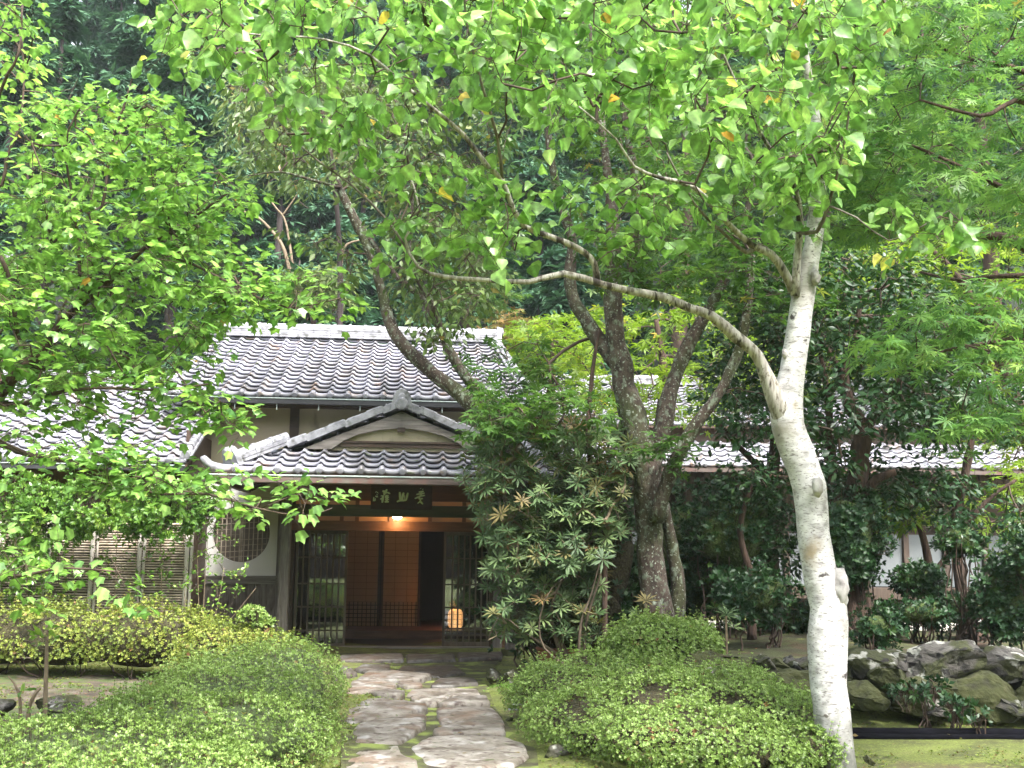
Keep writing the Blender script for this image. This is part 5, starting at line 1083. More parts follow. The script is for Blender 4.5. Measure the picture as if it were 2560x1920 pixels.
# ================================================================== WHITE BIRCH (right foreground)
birch = [limb([(1812, 1720, 92, 7.95), (1806, 1640, 80, 7.95), (1798, 1560, 74, 7.96), (1790, 1480, 76, 7.97), (1788, 1380, 82, 7.98), (1788, 1310, 76, 7.99), (1770, 1240, 70, 8.0), (1757, 1150, 67, 8.0), (1748, 1050, 70, 8.0), (1722, 975, 72, 8.0), (1702, 920, 72, 8.0), (1700, 870, 68, 8.0), (1712, 800, 56, 8.0), (1723, 720, 52, 8.0), (1735, 640, 50, 8.0), (1750, 560, 42, 8.0), (1762, 490, 38, 8.0), (1768, 400, 33, 7.95), (1764, 280, 25, 7.9), (1740, 120, 16, 7.8), (1730, -60, 11, 7.7)]),
 limb([(1700, 925, 48, 8.0), (1684, 880, 46, 7.95), (1670, 849, 38.6, 7.93), (1646, 787, 28.0, 7.9), (1625, 755, 25.7, 7.85), (1589, 727, 28.5, 7.8), (1537, 682, 21.1, 7.7), (1492, 666, 19.0, 7.6), (1436, 643, 20.7, 7.5), (1370, 630, 16.2, 7.35), (1304, 615, 15.5, 7.2), (1217, 591, 14.9, 7.05), (1142, 609, 11.2, 6.95), (1036, 604, 9.8, 6.85), (960, 598, 9.9, 6.8), (904, 577, 7.0, 6.75), (875, 514, 5.6, 6.7), (907, 454, 5.0, 6.65), (876, 357, 3.5, 6.6)]),
 limb([(1290, 607, 16, 7.2), (1284, 570, 15, 7.15), (1262, 545, 14, 7.1), (1225, 525, 14, 7.0), (1180, 508, 13, 6.9), (1135, 490, 12, 6.8), (1108, 450, 12, 6.7), (1085, 390, 11, 6.6), (1050, 355, 11, 6.5), (1000, 290, 10, 6.4), (940, 238, 9, 6.3), (880, 190, 8, 6.2), (800, 120, 6, 6.1), (700, 85, 5, 6.0), (560, 75, 4, 5.9), (420, 60, 2.5, 5.8)]),
 limb([(1712, 625, 22, 8.0), (1695, 590, 20, 7.9), (1665, 548, 17, 7.8), (1625, 530, 14, 7.7), (1570, 480, 12, 7.5), (1500, 405, 11, 7.3), (1430, 385, 9, 7.1), (1370, 360, 7, 7.0), (1330, 300, 5, 6.9), (1250, 230, 4, 6.8)]),
 limb([(1718, 640, 22, 7.95), (1722, 560, 18, 7.9), (1728, 480, 15, 7.85), (1715, 400, 11, 7.7), (1650, 300, 9, 7.5), (1590, 180, 7, 7.2), (1540, 60, 5, 7.0), (1520, -40, 4, 6.9)]),
 limb([(1725, 500, 12, 7.85), (1765, 500, 9, 7.6), (1790, 440, 8, 7.4), (1820, 330, 6, 7.2), (1840, 200, 4, 7.0)]),
 limb([(1665, 548, 12, 7.8), (1640, 530, 13, 7.75), (1612, 545, 10, 7.7), (1570, 510, 7, 7.6), (1500, 440, 5, 7.4), (1440, 330, 4, 7.2)]),
 limb([(1790, 445, 5, 7.4), (1850, 470, 4, 7.3), (1920, 520, 3.5, 7.2), (1990, 490, 3, 7.1), (2050, 455, 2.2, 7.0)]),
 limb([(1085, 390, 8, 6.6), (1075, 300, 7, 6.4), (1040, 180, 6, 6.2), (1010, 60, 5, 6.0), (1000, -40, 4, 5.9)]),
 limb([(900, 572, 6, 6.75), (840, 480, 6, 6.7), (760, 400, 5, 6.65), (690, 350, 4, 6.6), (620, 290, 3, 6.5)])]
kk = [(q[0]*1.0, q[1]) for q in []]
U = lambda pts: [(x*K, y*K) for x, y in pts]
tg = region(U([(380, -60), (1950, -60), (1900, 120), (1850, 280), (1780, 400), (1660, 400), (1500, 290), (1300, 240), (1180, 280), (1000, 230), (900, 250), (800, 180), (640, 200), (480, 150), (330, 120)]), 5.7, 8.2, 400, .50, 1.7, 5)
tg += region(U([(420, -200), (1950, -200), (1950, 60), (420, 60)]), 5.0, 8.2, 150, .5, 1.6, 5)
tg += region(U([(820, 330), (1150, 330), (1180, 480), (1100, 560), (980, 580), (860, 560), (800, 480)]), 6.3, 7.2, 38, .45, 2)
tg += region(U([(560, 180), (820, 200), (820, 330), (700, 330), (600, 260)]), 6.2, 6.9, 20, .4, 2)
tg += region(U([(1180, 380), (1700, 380), (1720, 480), (1600, 500), (1350, 460), (1200, 480)]), 6.9, 8.0, 24, .5, 2)
tg += region(U([(1250, 490), (1480, 500), (1470, 560), (1300, 560)]), 7.0, 7.4, 7)
tg += region(U([(1900, 440), (2080, 430), (2100, 490), (1930, 540)]), 6.8, 7.2, 8)
tg += region(U([(1650, 300), (1850, 300), (1850, 450), (1750, 520), (1650, 450)]), 7.2, 8.0, 22)
tree('birch_tree', 'white-barked tree with heart-shaped light green leaves arching over the path', 'tree', birch, tg, [T_heart, T_heart2, T_heart, T_heart3], M_leaf_birch, [M_bark_white, M_bark_limb, M_bark_limb, M_bark_limb, M_bark_limb, M_bark_limb2], n=8, spread=.24, size=.090, droop=.65, flat=.32, sizej=.38, twigr=.0021, tseg=28, amp=.10, seg=.2, maxr=.012)
# knots on the birch trunk
bt = bpy.data.objects['birch_tree']
for (x, y, Y, r_, sx) in [(1766, 1053, 7.80, .040, 1), (1812, 1272, 7.95, .085, .8), (1695, 765, 7.95, .022, 1), (1762, 600, 7.90, .035, 1)]:
    b = MB(); c = Q(x, y, Y); V, Fc = ICO; b.add([c+Vector((v.x*r_*sx, v.y*r_*1.1, v.z*r_*1.7))*(1+.35*noise.noise(v*2.2+c)) for v in V], Fc)
    b.build('knot', M_bark_knot, bt, True, True)
# ================================================================== LEFT LOBED-LEAF TREE
lt = [limb([(-190, 2050, 70, 6.6), (-180, 1700, 60, 6.6), (-150, 1350, 54, 6.6), (-60, 1110, 44, 6.6), (17, 960, 30, 6.6), (95, 891, 24, 6.6), (145, 816, 21, 6.6), (202, 763, 18, 6.6), (266, 711, 15, 6.55), (362, 619, 12, 6.5), (434, 581, 9, 6.4), (492, 538, 7, 6.3), (573, 480, 5, 6.2)], 'P'),
 limb([(-10, 1000, 24, 6.6), (22, 965, 20, 6.7), (60, 925, 16, 6.8), (126, 918, 13, 6.9), (135, 870, 8, 7.0), (150, 780, 7, 7.1)], 'P'),
 limb([(-10, 1010, 22, 6.5), (60, 1010, 14, 6.4), (130, 985, 11, 6.3), (230, 970, 8, 6.2), (400, 975, 6, 6.2), (520, 960, 4, 6.1)], 'P'),
 limb([(226, 745, 11, 6.6), (226, 642, 10, 6.6), (246, 552, 9, 6.6), (263, 480, 8, 6.6), (269, 420, 8, 6.6), (289, 318, 7, 6.55), (307, 275, 6, 6.5), (330, 197, 4, 6.5)], 'P'),
 limb([(202, 763, 10, 6.5), (195, 600, 8, 6.4), (179, 480, 7, 6.3), (166, 405, 6, 6.2), (171, 324, 5, 6.1), (208, 260, 4, 6.1)], 'P'),
 limb([(-60, 1100, 24, 6.7), (-90, 800, 20, 6.8), (-60, 500, 15, 6.9), (5, 463, 10, 6.9), (17, 390, 9, 6.9), (49, 318, 7, 6.9), (60, 180, 5, 6.9), (52, 60, 4, 6.9), (60, -60, 3, 6.9)], 'P'),
 limb([(-90, 800, 16, 6.6), (-60, 500, 12, 6.3), (0, 231, 9, 6.1), (35, 162, 7, 6.0), (52, 101, 6, 6.0), (55, 0, 4, 6.0)], 'P'),
 limb([(-60, 1130, 26, 6.5), (0, 1110, 17, 6.3), (65, 1135, 14, 6.2), (174, 1153, 11, 6.1), (290, 1195, 8, 6.1), (390, 1235, 7, 6.1), (520, 1235, 6, 6.05), (640, 1270, 4.5, 6.0), (760, 1290, 3, 6.0), (830, 1270, 2, 6.0)], 'P'),
 limb([(362, 619, 8, 6.5), (480, 660, 7, 6.4), (600, 720, 5, 6.3), (720, 770, 4, 6.2), (850, 745, 2.5, 6.1)], 'P'),
 limb([(-150, 1400, 30, 6.5), (-60, 1420, 14, 5.7), (40, 1440, 9, 5.3), (160, 1420, 6, 5.1), (300, 1430, 4, 5.0)], 'P'),
 limb([(0, 640, 11, 6.3), (30, 715, 12, 6.4), (42, 830, 13, 6.5), (70, 905, 14, 6.6)][::-1], 'P')]
tg = region([(-300, -150), (110, -150), (130, 120), (60, 300), (130, 420), (120, 800), (-300, 900)], 5.8, 8.0, 130, .48, 1.8, 2)
tg += region([(90, 220), (330, 200), (470, 290), (500, 420), (600, 440), (660, 470), (600, 560), (540, 600), (120, 760), (60, 500)], 5.8, 7.6, 190, .52, 1.8, 2)
tg += region([(-300, 620), (600, 600), (680, 700), (580, 840), (520, 930), (460, 960), (250, 960), (0, 1000), (-300, 1120)], 5.7, 7.8, 270, .46, 1.8, 2)
tg += region([(-100, 850), (450, 850), (430, 960), (-100, 1010)], 5.9, 7.4, 46, .6, 2)
tg += region([(0, 960), (480, 950), (480, 1010), (300, 1040), (0, 1100)], 5.9, 7.0, 18, .45, 2)
tg += region([(560, 720), (760, 660), (880, 740), (860, 780), (700, 800), (560, 800)], 6.0, 6.6, 22)
tg += region([(440, 960), (660, 1030), (680, 1090), (560, 1070), (440, 1040)], 5.9, 6.3, 12)
tg += region([(240, 1010), (420, 1040), (420, 1160), (200, 1160)], 5.9, 6.4, 6, .4)
tg += region([(-250, 1080), (260, 1100), (480, 1170), (640, 1200), (850, 1230), (830, 1280), (640, 1290), (440, 1260), (280, 1240), (180, 1190), (-250, 1180)], 5.7, 6.4, 58, .45, 2)
tg += region([(-200, 1330), (200, 1340), (360, 1420), (320, 1520), (220, 1540), (-200, 1420)], 4.9, 5.8, 12, .4, 2)
tree('lobed_leaf_tree', 'leafy tree leaning in from the left edge with light green three-pointed leaves', 'tree', lt, tg, T_lobed, M_leaf_left, [M_bark_dark, M_twig], n=13, spread=.23, size=.062, droop=.22, flat=.74, twigr=.0018, tseg=14, maxr=.010, seg=.2)
# ================================================================== LEANING LICHEN TREE
le = [limb([(1330, 1230, 46, 13.6), (1275, 1110, 44, 13.6), (1210, 1040, 44, 13.6), (1150, 985, 40, 13.6), (1060, 915, 34, 13.6), (985, 830, 30, 13.6), (958, 740, 27, 13.6), (935, 660, 24, 13.6), (905, 590, 22, 13.6), (870, 520, 19, 13.5), (835, 430, 15, 13.4), (820, 340, 11, 13.3), (800, 250, 8, 13.2)], 'P'),
 limb([(1240, 1070, 32, 13.6), (1190, 980, 28, 13.6), (1125, 880, 24, 13.65), (1090, 800, 20, 13.7), (1050, 740, 17, 13.7), (990, 690, 15, 13.8), (940, 620, 13, 13.8), (890, 540, 10, 13.9), (850, 460, 8, 13.9)], 'P'),
 limb([(1110, 850, 18, 13.6), (1080, 760, 15, 13.4), (1040, 690, 13, 13.3), (1025, 600, 10, 13.2), (1030, 480, 8, 13.1), (1010, 340, 6, 13.0)], 'P'),
 limb([(850, 470, 10, 13.4), (780, 450, 8, 13.2), (700, 430, 5, 13.0), (620, 440, 3, 12.9)], 'P')]
tg = region([(560, 200), (760, 150), (900, 180), (1100, 200), (1250, 300), (1250, 480), (1150, 640), (1050, 560), (950, 560), (900, 480), (800, 420), (640, 400)], 12.2, 15, 260, .5, 1.0, 9)
tg += region([(980, 560), (1180, 560), (1260, 700), (1150, 860), (1060, 860), (1000, 760)], 12.6, 14.4, 90, .5, 1.2)
tg += region([(700, 560), (900, 600), (930, 700), (850, 700), (780, 640)], 13, 14, 14, .5)
tree('leaning_tree', 'lichen-spotted tree leaning left across the house roof with sparse drooping leaves', 'tree', le, tg, T_oval, M_leaf_olive, [M_bark_lichen, M_bark_lichen], n=15, spread=.38, size=.115, droop=.8, flat=.5, twigr=.0030, tseg=16, maxr=.02, amp=.22)
# ================================================================== BIG LICHEN TREE (centre right)
bc_ = [limb([(1650, 1600, 101, 12.4), (1640, 1500, 77, 12.4), (1628, 1400, 64, 12.4), (1620, 1300, 60, 12.4), (1615, 1200, 66, 12.4), (1600, 1120, 71, 12.4), (1580, 1040, 66, 12.4), (1560, 960, 57, 12.45), (1545, 880, 52, 12.5), (1535, 800, 50, 12.5), (1532, 720, 47, 12.5), (1535, 640, 40, 12.5), (1530, 540, 29, 12.5), (1520, 440, 25, 12.5), (1505, 320, 20, 12.6), (1490, 180, 15, 12.7), (1470, 20, 10, 12.8)], 'P'),
 limb([(1548, 920, 40, 12.5), (1505, 860, 39, 12.6), (1465, 800, 35, 12.7), (1430, 740, 32, 12.8), (1425, 680, 29, 12.9), (1430, 600, 25, 12.9), (1400, 500, 22, 13), (1375, 380, 18, 13), (1360, 250, 13, 13.1), (1350, 100, 8, 13.2)], 'P'),
 limb([(1625, 1180, 52, 12.5), (1650, 1090, 50, 12.55), (1668, 1010, 47, 12.6), (1685, 950, 37, 12.7), (1712, 880, 35, 12.8), (1755, 800, 32, 12.8), (1795, 730, 29, 12.9), (1830, 660, 24, 13), (1860, 560, 17, 13), (1890, 420, 12, 13)], 'P'),
 limb([(1640, 1300, 37, 12.2), (1655, 1240, 35, 12.1), (1690, 1150, 34, 12.0), (1735, 1070, 32, 11.95), (1785, 1000, 30, 11.9), (1825, 930, 28, 11.9), (1855, 850, 25, 11.9), (1870, 760, 23, 11.9), (1880, 640, 17, 12)], 'P'),
 limb([(1575, 700, 25, 12.5), (1590, 560, 22, 12.4), (1585, 420, 18, 12.3), (1560, 300, 13, 12.2), (1570, 150, 10, 12.1)], 'P'),
 limb([(1690, 1560, 42, 12.5), (1695, 1460, 34, 12.5), (1680, 1360, 29, 12.5), (1660, 1260, 24, 12.4)], 'P')]
tg = region([(1180, -60), (2100, -60), (2150, 400), (1950, 620), (1800, 640), (1650, 560), (1450, 560), (1300, 420), (1180, 250)], 11.0, 14.6, 330, .5, .9, 4)
tg += region([(1420, 560), (1720, 560), (1750, 700), (1640, 760), (1580, 700), (1480, 680)], 11.4, 13.2, 46, .5, 1.2)
tg += region([(1680, 560), (2080, 600), (2060, 760), (1900, 800), (1700, 720)], 11.4, 13.6, 70, .5, 1.2)
tg += region([(1150, 900), (1330, 850), (1420, 900), (1400, 1010), (1200, 1040)], 12.0, 13.4, 30, .7)
tg += region([(1180, 1000), (1480, 980), (1540, 1060), (1300, 1110), (1180, 1090)], 11.6, 12.4, 38)+region([(1560, 1110), (1700, 1100), (1700, 1150), (1570, 1150)], 11.7, 12.0, 8)
tree('lichen_tree', 'big multi-stemmed tree with lichen-covered bark behind the right azalea', 'tree', bc_, tg, T_star, M_leaf_mid, [M_bark_lichen, M_bark_lichen], n=11, spread=.38, size=.125, droop=.25, flat=.75, twigr=.0028, tseg=22, maxr=.022, amp=.30, petiole=False)
# thin grey snag in the rhododendron
tree('dead_sapling', 'thin bare grey pole rising through the rhododendron', 'sapling', [limb([(1510, 1690, 15, 12.3), (1512, 1480, 14, 12.3), (1508, 1280, 13, 12.3), (1470, 1120, 12, 12.3), (1478, 960, 11, 12.4), (1490, 870, 9, 12.5), (1500, 820, 6, 12.5)], 'P'), limb([(1508, 1280, 8, 12.3), (1500, 1180, 6, 12.2), (1480, 1120, 4, 12.2)], 'P')], [P(1500, 1400, 12.3), P(1490, 1330, 12.2)], T_oval, M_leaf_hedge, [M_bark_dark, M_twig], n=4, spread=.08, size=.06)
# ================================================================== RIGHT MAPLE
mr = [limb([(2900, 2050, 90, 9.0), (2880, 1600, 80, 9.0), (2840, 1200, 70, 9.0), (2780, 900, 56, 9.0), (2700, 720, 44, 8.9), (2560, 615, 30, 8.8), (2470, 588, 24, 8.7), (2380, 580, 18, 8.6), (2280, 565, 10, 8.5)], 'P'),
 limb([(2780, 900, 40, 9.0), (2680, 600, 28, 8.6), (2600, 530, 22, 8.4), (2540, 490, 18, 8.3), (2450, 440, 12, 8.2), (2320, 380, 8, 8.1), (2220, 340, 5, 8.0)], 'P'),
 limb([(2680, 600, 26, 9.0), (2640, 300, 20, 9.0), (2560, 180, 13, 8.9), (2400, 140, 9, 8.8), (2250, 60, 6, 8.7), (2180, -20, 4, 8.6)], 'P'),
 limb([(2840, 1200, 36, 8.8), (2700, 900, 22, 8.2), (2560, 850, 13, 7.8), (2400, 870, 9, 7.6), (2250, 900, 5, 7.4)], 'P'),
 limb([(2800, 1000, 30, 9.4), (2650, 720, 20, 9.8), (2520, 690, 13, 10), (2400, 700, 10, 10.2), (2300, 680, 6, 10.4)], 'P'),
 limb([(2780, 900, 30, 8.6), (2600, 300, 16, 7.8), (2450, 290, 10, 7.5), (2300, 250, 6, 7.3)], 'P')]
tg = region([(2120, -100), (2800, -100), (2800, 620), (2600, 640), (2400, 560), (2300, 560), (2150, 520), (2060, 420), (2080, 240), (2160, 100)], 7.3, 10.2, 300, .55, 1.5, 6)
tg += region([(2080, 420), (2300, 480), (2240, 600), (2100, 620), (2040, 560)], 8.2, 9.4, 36, .5)
tg += region([(2130, 860), (2300, 760), (2560, 690), (2760, 700), (2760, 1080), (2560, 1080), (2380, 1160), (2330, 1100), (2420, 960), (2300, 900), (2180, 940)], 7.0, 8.2, 88, .5, 1.6)
tg += [Vector((random.uniform(3.2, 9.5), random.uniform(2.0, 7.0), random.uniform(5.4, 7.6))) for _ in range(260)]  # unseen crown sprays outside the frame, added to shade the right lawn and wall
tree('maple_tree', 'spreading japanese maple with layered star-shaped leaves entering from the right edge', 'tree', mr, tg, T_star7, M_leaf_maple, [M_bark_dark, M_bark_dark], n=13, spread=.30, size=.098, droop=.45, flat=.65, twigr=.0018, tseg=14, maxr=.013, petiole=False, layer=True)
# brighter maples beyond, each with its own trunk
def far_maple(label, trunk, polys, Y0, Y1, n, lm=None, spread=.42, size=.15, leaf=None, bark=None, ex=(), nn=9, droop=.3, flat=.7, name='maple_tree', gap=.5):
    tg = []
    for pl, k in polys: tg += region(pl, Y0, Y1, k, gap, 1.0, n)
    return tree(name, label, 'tree', [limb(trunk, 'P')]+[limb(e, 'P') for e in ex], tg, leaf or T_star, lm or M_leaf_maple_y, [bark or M_bark_dark, bark or M_bark_dark], n=nn, spread=spread, size=size, droop=droop, flat=flat, twigr=.0035, tseg=10, maxr=.03, petiole=False, layer=True)
far_maple('bright yellow-green maple seen under the right-hand branches beyond the evergreen', [(2640, 1500, 50, 17), (2600, 1200, 44, 17), (2500, 900, 30, 17), (2400, 700, 18, 17), (2300, 600, 8, 17)], [([(2130, 560), (2600, 560), (2650, 800), (2560, 880), (2350, 800), (2150, 760), (2050, 760)], 120), ([(2450, 850), (2640, 850), (2640, 1260), (2500, 1240), (2420, 1050)], 60)], 15.5, 18.5, 1)
far_maple('low bright maple branches in front of the gallery panels', [(2330, 1600, 26, 15), (2320, 1400, 20, 15), (2280, 1280, 12, 15), (2200, 1220, 7, 15)], [([(2090, 1220), (2330, 1210), (2350, 1300), (2200, 1330), (2090, 1310)], 40), ([(2430, 1180), (2640, 1180), (2640, 1440), (2480, 1420), (2450, 1300)], 34)], 14.2, 15.6, 2, ex=([(2320, 1450, 14, 15), (2420, 1330, 9, 15), (2500, 1300, 5, 15)],))
far_maple('bright green maple glowing between the stems of the lichen-covered tree', [(1640, 1400, 40, 19), (1640, 1150, 34, 19), (1660, 950, 24, 19), (1640, 800, 12, 19)], [([(1440, 740), (1900, 720), (1900, 1000), (1740, 1060), (1500, 1040), (1420, 900)], 150), ([(1860, 780), (2140, 760), (2140, 1000), (1900, 1000)], 60)], 17, 21, 3, size=.17, spread=.5)
far_maple('bright green bushy maple behind the right end of the main roof', [(1360, 1300, 30, 23), (1370, 1050, 26, 23), (1380, 930, 14, 23), (1380, 850, 8, 23)], [([(1270, 830), (1340, 780), (1420, 790), (1480, 850), (1480, 1000), (1330, 1000), (1260, 930)], 120)], 21.5, 24.5, 4, size=.17, spread=.45, gap=.7)
far_maple('rusty brown-green tree beside the right end of the main roof', [(1240, 1300, 30, 26), (1250, 1000, 24, 26), (1260, 860, 12, 26)], [([(1180, 800), (1260, 780), (1340, 800), (1330, 900), (1260, 900)], 70)], 25, 27, 5, lm=M_leaf_rust, size=.16, spread=.5, gap=.8)
# dark evergreens
def dark_tree(label, trunk, ex, polys, Y0, Y1, seed, size=.13):
    tg = []
    for pl, k in polys: tg += region(pl, Y0, Y1, k, .5, 1.1, seed)
    return tree('evergreen_tree', label, 'tree', [limb(trunk, 'P')]+[limb(e, 'P') for e in ex], tg, T_oval, M_leaf_dark, [M_bark_dark, M_bark_dark], n=20, spread=.36, size=size*.78, droop=.3, flat=.5, twigr=.003, tseg=14, maxr=.025, petiole=False, amp=.25, group=None)
dark_tree('dark evergreen with thick reddish-brown trunk right behind the white trunk', [(2140, 1620, 96, 13.2), (2135, 1500, 74, 13.2), (2130, 1350, 54, 13.2), (2140, 1220, 46, 13.2), (2152, 1120, 50, 13.2), (2160, 1080, 40, 13.2), (2120, 1000, 32, 13.2), (2110, 930, 26, 13.2), (2140, 850, 18, 13.1), (2150, 740, 10, 13)],
 [[(2150, 1250, 30, 13.2), (2190, 1200, 22, 13.1), (2240, 1180, 16, 13.0)], [(2155, 1090, 28, 13.2), (2210, 1000, 22, 13.1), (2260, 940, 18, 13), (2330, 900, 10, 12.9)], [(2110, 940, 16, 13.2), (2060, 860, 12, 13), (2000, 780, 7, 12.9)], [(2090, 1500, 34, 13.5), (2085, 1300, 28, 13.5), (2080, 1150, 24, 13.5), (2070, 1000, 18, 13.5), (2050, 880, 10, 13.4)]],
 [([(1880, 660), (2250, 640), (2420, 780), (2430, 1000), (2300, 1060), (2150, 960), (1980, 900), (1880, 800)], 330), ([(2020, 1050), (2120, 1040), (2120, 1180), (2040, 1160)], 16), ([(2180, 940), (2420, 960), (2400, 1080), (2240, 1100)], 60), ([(1760, 980), (2500, 940), (2500, 1100), (1780, 1110)], 130)], 12, 14.6, 21)
dark_tree('dark evergreen filling the space between the lichen-covered tree and the white trunk', [(1930, 1600, 50, 14.6), (1925, 1400, 42, 14.6), (1930, 1200, 34, 14.6), (1950, 1000, 26, 14.6), (1960, 850, 14, 14.6)], [[(1930, 1200, 20, 14.6), (1850, 1120, 14, 14.4), (1800, 1060, 8, 14.2)]],
 [([(1800, 680), (2100, 700), (2080, 960), (1960, 1080), (1840, 1080), (1780, 960)], 230), ([(1760, 1200), (1990, 1180), (2000, 1450), (1800, 1450)], 70)], 13.6, 15.6, 22)
dark_tree('dark evergreen with a dark trunk before the right part of the gallery roof', [(2420, 1600, 34, 13.8), (2400, 1450, 28, 13.8), (2390, 1300, 24, 13.8), (2420, 1150, 20, 13.8), (2440, 1030, 12, 13.8)], [[(2395, 1340, 16, 13.8), (2470, 1250, 11, 13.7), (2540, 1200, 7, 13.6)]],
 [([(2220, 1180), (2420, 1180), (2440, 1280), (2300, 1290), (2230, 1240)], 50), ([(2260, 960), (2480, 940), (2640, 1000), (2560, 1100), (2300, 1100)], 90), ([(2020, 1160), (2400, 1160), (2300, 1280), (2060, 1260)], 50), ([(2470, 1240), (2650, 1240), (2640, 1340), (2500, 1320)], 22)], 13.2, 14.6, 23)
dark_tree('slim dark evergreen stem left of the gallery panels at the terrace', [(1880, 1600, 24, 12.8), (1880, 1450, 18, 12.8), (1850, 1330, 14, 12.8), (1880, 1220, 12, 12.8), (1930, 1190, 10, 12.8), (2000, 1200, 6, 12.8)], [], [([(1830, 1150), (2000, 1160), (1960, 1240), (1830, 1230)], 24)], 12.4, 13.2, 24, .11)
far_maple('dim leafy tree beyond the gallery roof on the right', [(2000, 1400, 50, 32), (2000, 1000, 40, 32), (2050, 700, 24, 32), (2080, 500, 12, 32)], [([(1560, 300), (2600, 300), (2600, 950), (1600, 900)], 330)], 29, 35, 6, lm=M_leaf_mid, size=.26, spread=.9, name='broadleaf_tree', gap=.7)
far_maple('dim leafy tree rising behind the upper centre of the garden', [(1700, 1200, 50, 30), (1700, 800, 40, 30), (1720, 500, 24, 30), (1700, 200, 12, 30)], [([(1450, -80), (2100, -80), (2100, 500), (1500, 500)], 220)], 27, 33, 7, lm=M_leaf_mid, size=.24, spread=.85, name='broadleaf_tree', gap=.6)
far_maple('dim leafy tree high behind the maple at the upper right', [(2500, 1200, 50, 26), (2480, 700, 40, 26), (2450, 300, 24, 26), (2400, 0, 12, 26)], [([(2050, -120), (2750, -120), (2750, 620), (2100, 620)], 300)], 23, 28, 8, lm=M_leaf_mid, size=.22, spread=.75, name='broadleaf_tree', gap=.6)
# olive drooping trees beyond the house
far_maple('olive-green drooping tree beyond the main roof, left of the leaning tree', [(820, 1100, 20, 27), (850, 800, 16, 27), (840, 500, 12, 27), (800, 300, 8, 27)], [([(560, 230), (700, 120), (900, 150), (1000, 280), (960, 430), (800, 470), (640, 460), (560, 360)], 170)], 25, 29, 9, lm=M_leaf_olive, leaf=T_long, size=.26, spread=.7, nn=14, droop=.9, flat=.4, name='broadleaf_tree', bark=M_trunk_far, gap=.55)
far_maple('pale rounded chestnut tree just above the main roof ridge', [(800, 1100, 24, 30), (790, 880, 20, 30), (780, 780, 12, 30)], [([(690, 700), (760, 670), (850, 690), (880, 740), (840, 765), (700, 760)], 90)], 28.6, 31, 10, lm=M_leaf_pale, leaf=T_long, size=.30, spread=.5, nn=12, name='broadleaf_tree', droop=.5, gap=.9)
far_maple('green layered tree right above the roof behind the leaning tree', [(1160, 1100, 24, 28), (1170, 850, 18, 28), (1150, 700, 10, 28)], [([(1080, 690), (1260, 660), (1300, 760), (1200, 800), (1080, 780)], 60), ([(1100, 560), (1300, 540), (1320, 640), (1130, 640)], 40)], 26.5, 29, 11, lm=M_leaf_mid, size=.2, spread=.5, name='broadleaf_tree')
# bare dead tree in front of the forest
tree('dead_tree', 'bare forked dead tree in front of the dark cedar slope', 'tree', [limb([(740, 760, 12, 33), (715, 640, 10, 33), (690, 590, 8, 33), (640, 540, 6, 33), (590, 525, 4, 33)], 'P'), limb([(735, 690, 8, 33), (715, 560, 6, 33), (690, 520, 5, 33), (660, 480, 3, 33)], 'P'), limb([(705, 540, 5, 33), (740, 490, 3, 33), (760, 450, 2, 33)], 'P'), limb([(850, 700, 10, 33), (860, 620, 8, 33), (900, 600, 4, 33)], 'P')], [P(x, y, 33) for x, y in ((600, 470), (700, 450), (640, 510), (770, 520), (880, 560), (800, 470))], T_oval, M_leaf_olive, [M_twig_pale, M_twig_pale], n=1, spread=.1, size=.01, twigr=.012, maxr=.03)
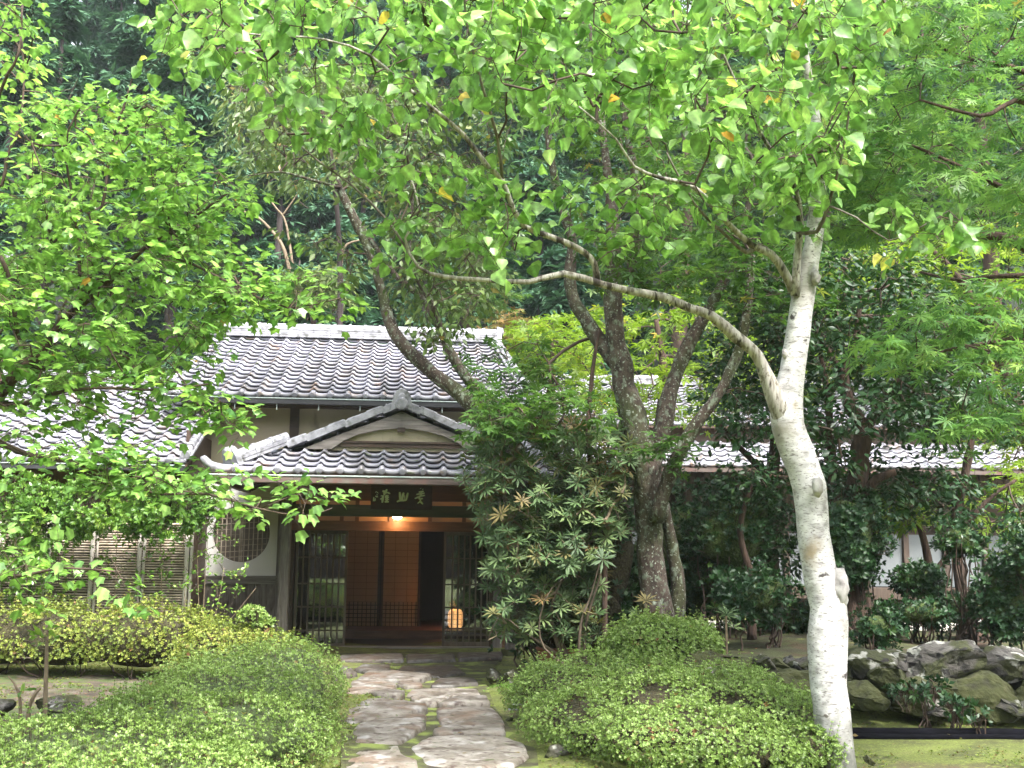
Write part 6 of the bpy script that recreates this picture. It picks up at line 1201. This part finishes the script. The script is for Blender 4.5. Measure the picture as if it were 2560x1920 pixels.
# ================================================================== CEDAR FOREST ON THE SLOPE
def conifer(seed, h=15, r0=2.2, base=.25, n=1500):
    rs = np.random.default_rng(seed); root = empty('cedar_tree'); b = MB()
    b.tube([Vector((0, 0, -1)), Vector((.1, 0, h*.3)), Vector((-.05, .1, h*.65)), Vector((0, 0, h))], [.24, .19, .12, .02], 9, .1, 1); b.build('trunk', M_trunk_far, root, True)
    z = base+(1-base)*rs.random(n)**.85; nb = 46; ba = rs.uniform(0, 2*math.pi, nb); bz_ = np.sort(rs.uniform(base, 1, nb)); bi = rs.integers(0, nb, n)
    rad = r0*(1-bz_[bi])**.75*(.75+.3*rs.random(nb)[bi])+.25; t = rs.uniform(.25, 1, n)**.7; a = ba[bi]+rs.normal(size=n)*.22
    pos = np.stack([np.cos(a)*rad*t, np.sin(a)*rad*t, h*bz_[bi]+.15*rad*t-.28*rad*t**2+rs.normal(size=n)*.16], 1); yd = np.stack([np.cos(a), np.sin(a), -.35+.0*a], 1)
    lv = LM()
    for i in range(3):
        s = slice(i, None, 3); k = len(pos[s]); lv.add((FROND[i][0], FROND[i][1]), pos[s], yd[s]+rs.normal(size=(k, 3))*.4, np.tile((0, 0, 1.), (k, 1))+rs.normal(size=(k, 3))*.35, .52*rs.uniform(.6, 1.3, k), np.clip(rs.random(nb)[bi[s]]*.7+rs.random(k)*.3, 0, 1))
    lv.build('crown', M_leaf_conifer, root, False); return root
protos = [conifer(1), conifer(2, 17, 2.4, .35), conifer(3, 13, 2.0, .12), conifer(4, 9, 2.3, .02, 1300)]
LBL = 'tall dark green cedar growing on the wooded slope behind the house'
def copy_tree(o):
    c = o.copy(); col.objects.link(c)
    for ch in o.children: d = ch.copy(); col.objects.link(d); d.parent = c
    return c
used = [False]*4; rc_ = random.Random(5); spots = []
for row in range(13):
    y = 33+row*3.6; x = -y*.62-4
    while x < y*.60+4:
        spots.append((x+rc_.uniform(-1.2, 1.2), y+rc_.uniform(-1.3, 1.3))); x += 3.4+row*.12
for (x, y) in spots:
    k = rc_.choice([0, 1, 2, 3, 3] if y < 44 else [0, 1, 2]); o = protos[k] if not used[k] else copy_tree(protos[k]); used[k] = True
    s = rc_.uniform(.8, 1.15)*(.62 if (y < 36 and k < 3) else 1); o.location = (x, y, float(hillh(np.array([[x]]), np.array([[y]]))[0][0])-.3); o.rotation_euler = (0, 0, rc_.uniform(0, 6.28)); o.scale = (s, s, s)
    tag(o, LBL, 'tree', 'cedars on the slope behind the house')
# trees behind the viewer, seen in the door glass and shading the garden a little
for i, (x, y) in enumerate([(-9, -12), (-3, -22), (4, -20), (9, -13)]):
    o = copy_tree(protos[i % 3]); o.location = (x, y, 0); o.scale = (.8,)*3; tag(o, 'cedar standing behind the viewer, out of the picture', 'tree', 'cedars behind the viewer')
# ================================================================== AIR
b = MB(); b.box2((-92, -82, -3), (92, 102, 90)); m = bpy.data.materials.new('air'); m.use_nodes = True; N = m.node_tree.nodes; N.clear()
o_ = N.new('ShaderNodeOutputMaterial'); v_ = N.new('ShaderNodeVolumePrincipled'); v_.inputs['Color'].default_value = (.80, .90, 1, 1); v_.inputs['Density'].default_value = .00045; m.node_tree.links.new(v_.outputs[0], o_.inputs['Volume'])
tag(b.build('haze', m), kind='stuff')
